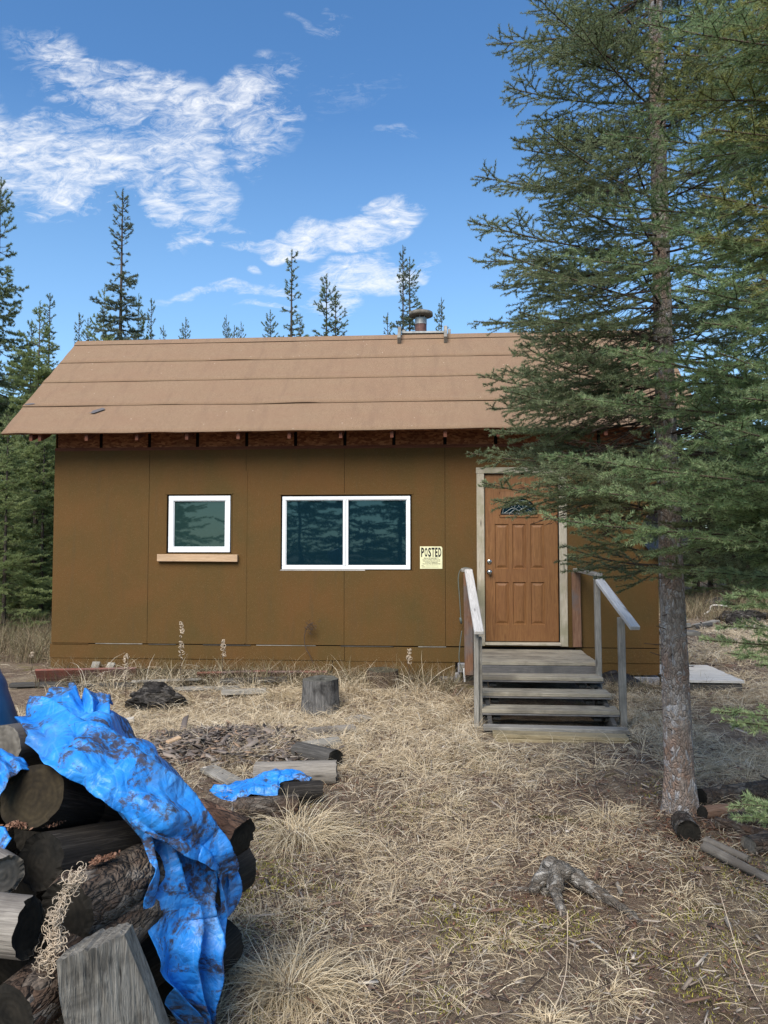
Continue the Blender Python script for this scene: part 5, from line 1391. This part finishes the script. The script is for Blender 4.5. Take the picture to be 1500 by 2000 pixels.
for (x, ya, yb, zs) in ((-1.60, 2.05, 2.5, (.09, .26, .43, .57)), (-1.79, 2.05, 2.55, (.09, .26, .43, .57)), (-1.98, 2.08, 2.6, (.09, .26, .43, .57)),
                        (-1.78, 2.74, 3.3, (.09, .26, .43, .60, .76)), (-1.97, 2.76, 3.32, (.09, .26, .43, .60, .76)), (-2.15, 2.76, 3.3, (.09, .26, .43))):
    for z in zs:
        i += 1; log((x + .02 * math.sin(i), ya, z), (x, yb, z), .085, 'filler log coloured black for the shade between the pile logs', [M_LOGD, M_LOGB][i % 2], M_ENDB, i, group='black logs wedged deep inside the woodpile')
# split block with a grey face
def split_block():
    A = [PV(108, 1876, 2.02), PV(245, 1824, 2.16), PV(335, 2060, 2.26), PV(136, 2080, 2.02)]
    e = thing('split_log', 'grey split block with a broad flat face at the foot of the pile', 'firewood', A[0], group=WG)
    n = 14; V = []; F = []; O = Vector(A[0]); back = Vector((-.02, .16, -.02))
    for j in range(n + 1):
        v = j / n; l = A[0].lerp(A[3], v); r_ = A[1].lerp(A[2], v)
        for i in range(n + 1):
            u = i / n; p = l.lerp(r_, u); bul = .018 * math.sin(math.pi * u) + .010 * (vn(u * 9, v * 2.5, 3) - .5) + .006 * (vn(u * 30, v * 3, 5) - .5)
            jg = .004 * (vn(u * 14, 0, 8) - .5) * (1 - v) * 2
            V.append(p - O - Vector((.15, .98, .1)) * bul + Vector((0, 0, jg if j == 0 else 0)))
    m = len(V); V += [v + back * (1 - .5 * abs(2 * (k % (n + 1)) / n - 1) ** 2) for k, v in enumerate(V)]
    for j in range(n):
        for i in range(n): a = j * (n + 1) + i; F += [(a, a + n + 1, a + n + 2, a + 1), (a + m + 1, a + n + 2 + m, a + n + 1 + m, a + m)]
    for i in range(n): F += [(i, i + 1, i + 1 + m, i + m)]; b = n * (n + 1) + i; F += [(b + 1, b, b + m, b + 1 + m)]
    for j in range(n): a = j * (n + 1); F += [(a + n + 1, a, a + m, a + n + 1 + m)]; b = a + n; F += [(b, b + n + 1, b + n + 1 + m, b + m)]
    o = MB().add(V, F).build('face', wood_v, e, smooth=False)
def wood_vertical(name, c0, c1, c2):
    m = NT(name); g = m.coord(scale=(24, 24, 1.4)); fine = m.noise(g, 3, 5, .65, 1.0); cr = m.noise(m.coord(scale=(50, 50, 1.5)), 1.6, 3, .6)
    col = m.ramp(fine, [(.3, c0), (.52, c1), (.74, c2)]); b = m.noise(m.coord(), 6, 5, .6, .8)
    col = m.mix(m.ramp(b, [(.48, 0), (.62, .7)]), col, tuple(.35 * a for a in c0)); col = m.mix(m.ramp(cr, [(.28, .9), (.38, 0)]), col, tuple(.15 * a for a in c0))
    m.bsdf(col, .85, m.bump(m.math('ADD', fine, cr), .8, .010), .2); return m.mat
wood_v = wood_vertical('split_grey_wood', (.13, .12, .10), (.25, .235, .20), (.37, .35, .30)); M_STUMP = wood_vertical('weathered_stump_wood', (.055, .052, .05), (.125, .12, .112), (.22, .21, .195)); M_STUMPB = wood_vertical('rotten_brown_stump', (.04, .028, .02), (.10, .072, .05), (.19, .14, .10))
split_block()

# --- stumps
def stump(px, py, w, h, lab, mat, top, Y=None, seed=1, sink=.04):
    p = GP(px, py); e = thing('tree_stump', lab, 'stump', p)
    n, m = 56, 14; V = []; F = []; g = random.Random(seed)
    fl = [1 + .05 * (vn(math.cos(t) * 2 + 9, math.sin(t) * 2, seed) - .5) * 2 - .10 * max(0, vn(math.cos(t) * 5 + 5, math.sin(t) * 5 + 5, seed + 1) - .6) for t in [2 * math.pi * i / n for i in range(n)]]
    for j in range(m + 1):
        z = -sink + (h + sink) * j / m; t_ = j / m
        for i in range(n):
            a = 2 * math.pi * i / n; groove = .03 * max(0, vn(a * 4.5, z * .9, seed + 5) - .55)
            r = w / 2 * (fl[i] * (1 - .06 * t_) + .08 * (1 - t_) ** 3) - groove * w * 2.2
            V.append((r * math.cos(a), r * math.sin(a), z + (.012 * (vn(a * 3, 1, seed) - .5) if j == m else 0)))
    for j in range(m):
        for i in range(n): F.append((j * n + i, j * n + (i + 1) % n, (j + 1) * n + (i + 1) % n, (j + 1) * n + i))
    MB().add(V, F).build('trunk_section', mat, e, smooth=False)
    V2 = []; F2 = []; c = V[m * n:]
    for k in range(6):
        f = 1 - k * .18 if k < 5 else .02
        for x, y, z in c: V2.append((x * f * .995, y * f * .995, z - .002 + (.010 * (vn(x * 30, y * 30, seed + k) - .6) if k else 0)))
    for k in range(5):
        for i in range(n): F2.append((k * n + i, k * n + (i + 1) % n, (k + 1) * n + (i + 1) % n, (k + 1) * n + i))
    F2.append([5 * n + i for i in range(n)]); MB().add(V2, F2).build('cut_top', top, e)
stump(626, 1388, .40, .335, 'grey cracked tree stump standing in straw below the wide window', M_STUMP, endgrain('stump_top', (.06, .06, .05), (.16, .155, .13)), seed=3)
stump(747, 1342, .40, .20, 'low brown rotten stump close to the wall left of the steps', M_STUMPB, endgrain('stump_top_brown', (.05, .045, .03), (.12, .11, .075)), seed=8)

# --- irregular rotten chunk / mound objects
def chunk(p, sx, sy, sz, lab, mat, name='rotten_log', cat='rotten wood', seed=1, amp=.35, rz=0):
    e = thing(name, lab, cat, p, rz); bm = bmesh.new(); bmesh.ops.create_icosphere(bm, subdivisions=5, radius=1)
    for v in bm.verts:
        c = v.co; a = fbm(c.x * 1.6 + seed, c.y * 1.6 + c.z * 1.9, seed, 3) - .5; b = fbm(c.x * 6 + c.z * 5, c.y * 6 - c.z * 4, seed + 4, 3) - .5
        k = 1 + amp * a * 1.6 + amp * .5 * float(b); v.co = Vector((c.x * sx * k, c.y * sy * k, c.z * sz * k + sz * .65))
    me = bpy.data.meshes.new(name); bm.to_mesh(me); bm.free(); me.materials.append(mat); o = bpy.data.objects.new('body', me); link(o, e); return e
p = GP(303, 1385); chunk(p, .27, .17, .155, 'black charred knotty log chunk in the straw left of the grey stump', M_CHAR, seed=6, amp=.55)
p = GP(700, 1412); chunk(p, .13, .09, .05, 'low grey rotten wood lump in the straw right of the grey stump', M_LOGG, seed=11, amp=.4)

# --- middle logs
a = GP(497, 1512, .08); b = GP(652, 1520, .085)
log(a, Vector((b.x, a.y + .12, b.z)), .088, 'thick bleached log lying across the yard with a small round hole', M_LOGG, M_ENDG, 31, rough=.05, knots=1)
a = GP(655, 1484, .075); log(a, a + Vector((-.34, .22, .0)), .078, 'dark hollow ended log just behind the bleached log', M_DARKW, M_ENDB, 32, rough=.08)
a = GP(600, 1432, .03); b = GP(692, 1424, .035); log(a, b, .045, 'thin grey split log behind the dark hollow ended log', M_LOGG, M_ENDG, 33, rough=.12)
a = GP(585, 1462, .02); b = GP(660, 1450, .03); log(a, b, .05, 'flattened grey branch beside the thin split log', M_GREY, M_ENDG, 38, rough=.14)
a = GP(462, 1580, .09); log(a, a + Vector((.38, .12, -.01)), .072, 'short log with a black round end poking from under the blue tarp scrap', M_LOGB, M_ENDB, 34)
a = GP(552, 1548, .10); log(a, a + Vector((.24, .10, -.01)), .066, 'blackened log under the right end of the blue tarp scrap', M_LOGD, M_ENDB, 35)
a = GP(405, 1500, .02); b = GP(460, 1530, .03); tag(board('plank', a, b, .14, .03, M_GREY), 'short grey plank lying in the chips left of the bleached log', 'plank')

# --- boards along the wall
def lay(name, px0, py0, px1, py1, w, t, mat, lab, cat='board', dz=.03, roll=0.0, group='old boards along the foot of the wall'):
    a = GP(px0, py0, dz); b = GP(px1, py1, dz); return tag(board(name, a, b, w, t, mat, roll=roll, bev=.003), lab, cat, group)
lay('board', 72, 1322, 268, 1318, .22, .03, M_REDB, 'faded red board leaning at the left corner of the cabin wall', roll=-1.0, dz=.10)
lay('board', 385, 1322, 520, 1318, .16, .028, M_REDB, 'middle one of the faded red boards along the wall', roll=-.8, dz=.09)
lay('board', 524, 1320, 640, 1320, .16, .028, M_REDB, 'right one of the faded red boards along the wall', roll=-.85, dz=.09)
lay('board', 330, 1345, 470, 1343, .12, .03, M_GREY, 'long grey board lying flat in front of the red boards')
lay('board', 433, 1352, 520, 1349, .10, .05, M_GREY, 'thick grey board on the straw right of the long grey board', dz=.05)
lay('board', 260, 1333, 395, 1328, .16, .03, M_GREY, 'weathered grey board between the red boards', dz=.07, roll=-.3)
lay('board', 20, 1338, 150, 1334, .12, .04, M_DARKW, 'dark damp board left of the red corner board')
lay('board', 150, 1342, 262, 1336, .10, .05, M_DARKW, 'dark damp board below the red corner board', dz=.05)
lay('board', 430, 1330, 560, 1326, .10, .05, M_DARKW, 'dark rotten board just in front of the red boards', dz=.08)
for px, py, r, lab in ((205, 1330, .5, 'short grey board stub leaning on the red corner board'), (178, 1328, .2, 'smaller grey board stub left of the leaning one')):
    a = GP(px, py, .02); tag(board('board', a, a + Vector((.06 * r, .12, .20)), .10, .03, M_GREY), lab, 'board', 'old boards along the foot of the wall')
lay('plank', 222, 1412, 262, 1404, .07, .05, M_PALE, 'small pale broken board end beside the charred chunk', 'board', .05, group=None) if False else tag(board('plank', GP(218, 1412, .04), GP(262, 1405, .06), .07, .045, M_PALE), 'small pale broken board end below the charred chunk', 'board')
tag(board('plank', GP(326, 1450, .15), GP(352, 1440, .15), .05, .02, M_NEW), 'bright yellow wood sliver on the bark chips', 'wood sliver')

# --- right side: deck, bench, roots, logs
dk = thing('low_deck', 'low deck of bleached boards at the right end of the cabin', 'deck', (2.6, 9.0, 0)); DO = Vector(dk.location)
for i in range(8):
    y = 9.03 + i * .148; xe = 3.40 + random.uniform(-.01, .01)
    o = board('deck_board', (2.60, y, .262), (xe, y, .262), .140, .032, M_PALE); o.location = Vector(o.location) - DO; o.parent = dk
for y in (8.99, 10.1):
    o = board('deck_joist', (2.60, y, .165), (3.385, y, .165), .035, .13, M_DARKW); o.location = Vector(o.location) - DO; o.parent = dk
o = board('deck_joist', (3.375, 8.99, .165), (3.375, 10.1, .165), .035, .13, M_DARKW); o.location = Vector(o.location) - DO; o.parent = dk
bn = thing('work_bench', 'rough dark plank bench behind the big trunk at the cabin corner', 'bench', (2.9, 10.6, .15)); BO = Vector(bn.location)
def bb(nm, p, q, w, t, m_): o = board(nm, p, q, w, t, m_); o.location = Vector(o.location) - BO; o.parent = bn
a = P(1284, 1235, 10.4); b = P(1362, 1236, 10.4); bb('bench_top', a, b, .26, .05, M_GREY)
a = P(1283, 1222, 10.8); b = P(1348, 1221, 10.8); bb('bench_back', a, b, .10, .05, M_GREY)
for px in (1291, 1342):
    a = P(px, 1238, 10.4); bb('leg', a, Vector((a.x, 10.4, .12)), .10, .06, M_DARKW)
bb('brace', P(1291, 1262, 10.4), P(1342, 1262, 10.4), .05, .05, M_DARKW)

def root_piece():
    c = GP(1085, 1738); e = thing('weathered_root', 'grey weathered forked root with one long leg lying in the yard', 'root', c); O = Vector(c)
    def pt(px, py, h): q = GP(px, py); return q + Vector((0, 0, h)) - O
    mb = MB()
    def limb(pts, rad, seed):
        pts = spl([Vector(p) for p in pts], 7); n = len(pts); rr = [np.interp(i / (n - 1), np.linspace(0, 1, len(rad)), rad) * (1 + .35 * (vn(i * .7, seed, seed) - .5)) for i in range(n)]
        k0 = len(mb.v); mb.tube(pts, rr, 18)
        for i in range(k0, len(mb.v)):
            x, y, z = mb.v[i]; a = (fbm(x * 18 + z * 11, y * 18 + seed, seed, 3) - .5) * .022; mb.v[i] = (x + a, y - a * .6, z + a)
    limb([pt(1072, 1745, -.02), pt(1066, 1738, .05), pt(1075, 1735, .105), pt(1100, 1745, .115), pt(1125, 1745, .085), pt(1150, 1752, .05)], [.045, .055, .052, .046, .036, .03], 3)
    limb([pt(1120, 1745, .085), pt(1160, 1757, .05), pt(1200, 1775, .03), pt(1230, 1792, .015), pt(1258, 1808, -.005)], [.036, .032, .026, .020, .008], 5)
    limb([pt(1085, 1742, .10), pt(1085, 1760, .06), pt(1092, 1775, .03), pt(1104, 1790, .0)], [.042, .034, .024, .012], 7)
    limb([pt(1075, 1742, .08), pt(1052, 1745, .06), pt(1040, 1752, .02)], [.045, .035, .02], 9)
    limb([pt(1045, 1745, .01), pt(1010, 1742, .01), pt(965, 1738, .0)], [.014, .012, .006], 12)
    mb.build('root_body', M_ROOTW, e, smooth=True)
M_ROOTW = bark('weathered_root_wood', (.08, .072, .06), (.22, .205, .18), (.42, .40, .36), 1.2, 'X', warm=(.16, .12, .085))
root_piece()
def rlog(px0, py0, px1, py1, r, lab, mat, end, seed, h0=None, h1=None, r1=None, **kw):
    a = GP(px0, py0, h0 if h0 is not None else r); b = GP(px1, py1, h1 if h1 is not None else r); return log(a, b, r, lab, mat, end, seed, r1=r1, **kw)
rlog(1368, 1560, 1540, 1538, .066, 'big grey barked log at the right edge behind the orange brown one', M_LOGB, M_ENDB, 41, knots=2, rough=.08)
rlog(1371, 1588, 1430, 1582, .042, 'short orange brown peeled log beside the big trunk', M_LOGBR, M_ENDB, 42)
rlog(1398, 1606, 1520, 1640, .035, 'thin grey barked log in front of the orange brown one', M_LOGB, M_ENDG, 43)
rlog(1430, 1600, 1560, 1602, .045, 'thick grey log partly under the small green branch', M_LOGB, M_ENDG, 47)
a = GP(1345, 1625, .07); log(a, a + Vector((.03, .22, -.02)), .066, 'log with a round black end facing the viewer at the foot of the trunk', M_LOGB, M_ENDB, 44)
rlog(1378, 1640, 1462, 1678, .020, 'pale grey stick, upper one of the two broken branches at the right', M_LOGG, M_ENDG, 45, h0=.07, h1=.03)
rlog(1374, 1652, 1540, 1738, .028, 'long peeled broken branch, lower one of the two at the right', M_LOGG, M_ENDG, 46, h0=.05, h1=.02, r1=.02, rough=.09)
rlog(1462, 1650, 1560, 1640, .05, 'grey rotten branch at the right edge', M_LOGB, M_ENDG, 48, rough=.1)
rlog(1148, 1835, 1188, 1862, .006, 'thin white bare stick lying below the weathered root', M_PALE, M_ENDG, 50, cat='stick', name='stick', seg=8)
rlog(1417, 1792, 1428, 1815, .011, 'stubby grey stick at the lower right', M_LOGG, M_ENDG, 51, cat='stick', name='stick', seg=10)
rlog(1478, 1842, 1505, 1865, .005, 'thin grey twig at the lower right edge', M_LOGG, M_ENDG, 52, cat='stick', name='stick', seg=8)
rlog(1205, 1725, 1214, 1748, .010, 'tiny grey stub standing right of the weathered root', M_LOGG, M_ENDG, 53, cat='stick', name='stick', seg=10)
rlog(1355, 1225, 1388, 1220, .05, 'dark short log lying far behind the deck', M_DARKW, M_ENDG, 54, knots=0)
lay('plank', 1358, 1222, 1400, 1213, .14, .05, M_GREY, 'grey plank lying far behind the deck', 'board', .05, group=None)
lay('plank', 1415, 1226, 1500, 1224, .14, .06, M_GREY, 'long grey plank lying at the far right edge', 'board', .06, group=None)
p = GP(1452, 1216); chunk(p, .55, .22, .16, 'long dark rotten heap at the far right edge', M_CHAR, seed=21, amp=.5)
p = GP(1432, 1222); chunk(p, .16, .14, .15, 'small dark rotten lump left of the far heap', M_CHAR, seed=24, amp=.4)
p = GP(1405, 1196); chunk(p, .45, .25, .22, 'dark uprooted stump below the pale arched root', M_CHAR, seed=26, amp=.5)
pr = thing('pale_root', 'pale arched root on the edge of the far woods at the right', 'root', GP(1395, 1200)); RO = Vector(pr.location)
MB().tube(spl([P(x, y, RO.y - .05) - RO for x, y in ((1374, 1200), (1386, 1193), (1389, 1184), (1400, 1182), (1420, 1184))]), [.02] * 33, 8).build('root_body', M_PALE, pr, smooth=True)

# --- blue barrel at the far left
A = P(-14, 1486, 2.95); B_ = P(-100, 1262, 3.0); ax = (B_ - A)
e = thing('blue_barrel', 'dark blue plastic barrel leaning at the left edge above the woodpile', 'barrel', A)
prof = [(0, .20), (.02, .222), (.25, .228), (.27, .236), (.30, .236), (.32, .228), (.62, .226), (.64, .234), (.67, .234), (.69, .225), (.92, .215), (.94, .20), (.95, .0)]
u = ax.normalized(); mb = MB(); mb.tube([u * (z * .92 / .95) for z, r in prof], [max(r, .001) * .62 for z, r in prof], 40); mb.build('drum', M_BLUEP, e, smooth=True)

# --- tarps
def crease(x, y, s, seed):
    """faceted crumple: distance field of random lines"""
    g = np.random.default_rng(seed); v = 0
    for k in range(7):
        a = g.uniform(0, np.pi); f = g.uniform(.6, 1.6) * s; p = g.uniform(0, 9); q = (x * np.cos(a) + y * np.sin(a)) * f + p + .6 * (fbm(x * s * .5 + k, y * s * .5, seed + k, 2) - .5)
        v = v + np.abs((q % 1) - .5) / f * s
    return v / 7 - .25
def resamp(pts, n):
    pts = [np.array(p, float) for p in pts]; d = [0]
    for a, b in zip(pts, pts[1:]): d.append(d[-1] + np.hypot(*(b - a)[:2]))
    t = np.linspace(0, d[-1], n); c = np.array(pts); return np.stack([np.interp(t, d, c[:, k]) for k in range(3)], 1)
def drape(left, right, nu, nv, seed, bulge=.10, folds=3, famp=.025, cre=.03, pw=1.0):
    L_ = resamp(left, nv); R_ = resamp(right, nv); V = np.zeros((nv, nu, 3))
    for j in range(nv):
        for i in range(nu):
            u = i / (nu - 1); q = L_[j] * (1 - u) + R_[j] * u; V[j, i] = P(q[0], q[1], L_[j][2] + (R_[j][2] - L_[j][2]) * u ** pw)
    Uu, Vv = np.meshgrid(np.linspace(0, 1, nu), np.linspace(0, 1, nv))
    wid = np.linalg.norm(V[:, -1] - V[:, 0], axis=1)[:, None]; dl = np.linalg.norm(np.diff(V.mean(1), axis=0), axis=1); vv = np.concatenate([[0], np.cumsum(dl)])[:, None] + 0 * Uu
    uu = (Uu - .5) * wid
    du = np.gradient(V, axis=1); dv = np.gradient(V, axis=0); N = np.cross(du, dv); N /= np.linalg.norm(N, axis=2)[..., None] + 1e-9
    sg_ = np.sign((N * (V - np.array([0, 0, CAMZ]))).sum(2).mean()); N = -N * sg_
    edge = np.sin(np.pi * Uu) ** .5
    h = bulge * np.sin(np.pi * Uu) * 1.0
    ph = fbm(vv * 2.6, uu * 3 + seed, seed, 3) * 9
    q = Uu * folds + ph * .35
    h = h + famp * (1 - 2 * np.abs((q % 1) - .5)) ** 1.3 * (.5 + fbm(vv * 3, uu * 2, seed + 2, 2)) * 1.2
    h = h + cre * crease(uu, vv, 9, seed) * 1.4 + cre * .55 * crease(uu + 3, vv, 22, seed + 9) + cre * .8 * (fbm(uu * 7, vv * 7, seed + 5, 3) - .5)
    V = V + N * h[..., None]
    # ragged edge
    jit = (fbm(vv * 14, Uu * 3, seed + 7, 3) - .5) * .014
    V = V + du / (np.linalg.norm(du, axis=2)[..., None] + 1e-9) * (jit * (np.abs(Uu - .5) * 2) ** 6)[..., None]
    i = np.arange((nv - 1) * (nu - 1)); r, c = i // (nu - 1), i % (nu - 1); b = r * nu + c
    return V.reshape(-1, 3), np.stack([b, b + 1, b + nu + 1, b + nu], 1)
def tarp_obj(label, patches, name='tarp'):
    Vs = []; Fs = []; n = 0
    for V, F in patches: Vs.append(V); Fs.append(F + n); n += len(V)
    V = np.concatenate(Vs); O = V.mean(0); O[2] = V[:, 2].min(); o = mesh_np(name, V - O, np.concatenate(Fs), M_TARP, smooth=True); o.location = O
    s = o.modifiers.new('thickness', 'SOLIDIFY'); s.thickness = .0015
    return tag(o, label, 'tarp')
# picture place and distance of each edge
A_l = [(47, 1423, 2.78), (98, 1493, 2.44), (140, 1516, 2.40), (177, 1544, 2.40), (205, 1553, 2.41), (232, 1580, 2.42), (262, 1608, 2.43), (300, 1630, 2.45), (340, 1646, 2.50), (380, 1658, 2.58), (405, 1672, 2.60), (424, 1700, 2.64), (434, 1740, 2.68), (446, 1790, 2.72)]
A_r = [(88, 1372, 2.98), (140, 1392, 3.02), (185, 1420, 3.04), (205, 1402, 3.06), (252, 1446, 3.04), (285, 1465, 3.02), (337, 1511, 3.0), (369, 1567, 2.96), (393, 1605, 2.90), (412, 1640, 2.84), (423, 1660, 2.80), (422, 1700, 2.76), (424, 1745, 2.74), (432, 1800, 2.73)]
B_l = [(222, 1580, 2.63), (244, 1618, 2.56), (254, 1640, 2.52), (258, 1693, 2.44), (268, 1740, 2.42), (280, 1791, 2.42), (288, 1845, 2.45), (292, 1885, 2.47), (317, 1950, 2.52), (345, 2010, 2.58), (358, 2060, 2.6)]
B_r = [(320, 1600, 2.72), (365, 1640, 2.76), (380, 1668, 2.78), (400, 1710, 2.78), (408, 1750, 2.78), (420, 1800, 2.76), (438, 1848, 2.72), (430, 1885, 2.72), (394, 1945, 2.70), (376, 2000, 2.70), (370, 2060, 2.66)]
C_l = [(78, 1400, 2.84), (84, 1378, 2.90), (96, 1358, 2.97), (120, 1352, 3.0), (140, 1352, 3.02)]
C_r = [(150, 1470, 2.70), (176, 1462, 2.72), (188, 1430, 2.80), (172, 1395, 2.88), (150, 1362, 2.98)]
D_l = [(155, 1372, 2.93), (160, 1400, 2.86), (172, 1432, 2.80), (182, 1462, 2.75)]
D_r = [(212, 1350, 2.98), (206, 1372, 2.98), (192, 1404, 2.92), (196, 1432, 2.88)]
E_l = [(386, 1605, 2.93), (400, 1640, 2.86), (412, 1680, 2.84)]; E_r = [(412, 1608, 3.0), (441, 1648, 2.98), (430, 1690, 2.92)]
tarp_obj('large crumpled blue tarp streaked with debris hanging over the woodpile', [drape(A_l, A_r, 100, 180, 3, .035, 2.0, .040, .014, pw=2.2), drape(B_l, B_r, 100, 180, 8, .015, 2.6, .065, .012),
         drape(C_l, C_r, 60, 60, 12, .05, 1.6, .03, .018), drape(D_l, D_r, 40, 40, 17, .03, 1.6, .03, .02), drape(E_l, E_r, 24, 40, 19, .01, 1.2, .02, .015)])
tarp_obj('frayed piece of blue tarp at the left edge over the black logs', [drape([(-30, 1500, 2.5), (-20, 1540, 2.38), (-8, 1578, 2.34)], [(15, 1474, 2.55), (44, 1484, 2.50), (58, 1504, 2.46)], 30, 30, 22, .04, 3, .012, .012)])
tarp_obj('small piece of blue tarp at the left edge below the broad mouldy log end', [drape([(-30, 1610, 2.36), (-30, 1680, 2.32)], [(16, 1616, 2.34), (28, 1640, 2.32), (8, 1672, 2.28), (-10, 1685, 2.28)], 24, 24, 23, .03, 1.5, .015, .015)])
q = GP(500, 1560).y
S_l = [(410, 1551, q + .05), (440, 1583, q - .10), (490, 1552, q - .06), (520, 1560, q - .05), (545, 1560, q - .05), (549, 1530, q + .05), (575, 1522, q + .1), (602, 1533, q + .1)]
S_r = [(425, 1538, q + .1), (475, 1527, q + .2), (505, 1522, q + .22), (520, 1505, q + .25), (538, 1493, q + .28), (560, 1502, q + .28), (585, 1515, q + .25), (606, 1528, q + .2)]
tarp_obj('small torn scrap of blue tarp lying over short logs in the yard', [drape(S_l, S_r, 40, 110, 33, .035, 1.8, .02, .02)])
# curls hanging down in front of the barked log
cu = thing('dried_curls', 'strand of dried curly seed stalks hanging down the woodpile', 'dried flower', P(120, 1700, 2.1)); CO2 = Vector(cu.location); rg = random.Random(5); mb = MB()
path = [(152, 1708), (140, 1722), (126, 1750), (112, 1785), (102, 1820), (112, 1842), (92, 1870), (88, 1890)]
pp_ = spl([P(x, y, 2.08 if y > 1760 else 2.12) - CO2 for x, y in path], 10)
for k in range(230):
    b = rg.choice(pp_); q = b + Vector((rg.gauss(0, .012), rg.gauss(0, .008), rg.gauss(0, .012))); r = rg.uniform(.006, .015)
    ax_ = Vector((rg.gauss(0, 1), rg.gauss(0, 1), rg.gauss(0, 1))).normalized(); s = ax_.orthogonal().normalized(); w_ = ax_.cross(s); ph = rg.uniform(0, 6)
    mb.tube([q + (s * math.cos(t) + w_ * math.sin(t)) * r + ax_ * .0015 * i for i, t in enumerate([ph + i * .6 for i in range(9)])], .0011, 4, cap=False)
mb.build('curls', M_FLUFFC, cu); MB().tube(pp_, .0018, 5).build('stalk', M_FLUFFC, cu)
# reddish crumbs on two logs
def crumbs(name, lab, c0, c1, w, n, mat=M_CHIP):
    t_ = []; V = []; F = []; T = []
    for i in range(n):
        u = random.random(); p = Vector(c0).lerp(Vector(c1), u) + Vector((random.gauss(0, w * .5), random.gauss(0, w), random.uniform(0, .008)))
        s = random.uniform(.003, .008); R_ = Matrix.Rotation(random.uniform(0, 6), 3, Vector((random.gauss(0, 1), random.gauss(0, 1), random.gauss(0, 1))).normalized()); b = len(V)
        V += [p + R_ @ Vector(q) * s for q in ((-1, -.6, 0), (1, -.5, 0), (.9, .6, .2), (-.9, .5, .15), (0, 0, .5))]; F += [(b, b + 1, b + 2, b + 3), (b, b + 1, b + 4), (b + 1, b + 2, b + 4), (b + 2, b + 3, b + 4), (b + 3, b, b + 4)]; T += [random.random()] * 5
    return tag(mesh_np(name, V, F, mat, tone=T), lab, None, None, 'stuff')
crumbs('bark_crumbs', 'reddish bark crumbs lying on the black log', P(20, 1612, 2.38), P(112, 1608, 2.44), .018, 420)
crumbs('bark_crumbs', 'reddish bark crumbs in the gap above the barked log', P(180, 1686, 2.34), P(225, 1672, 2.40), .012, 160)
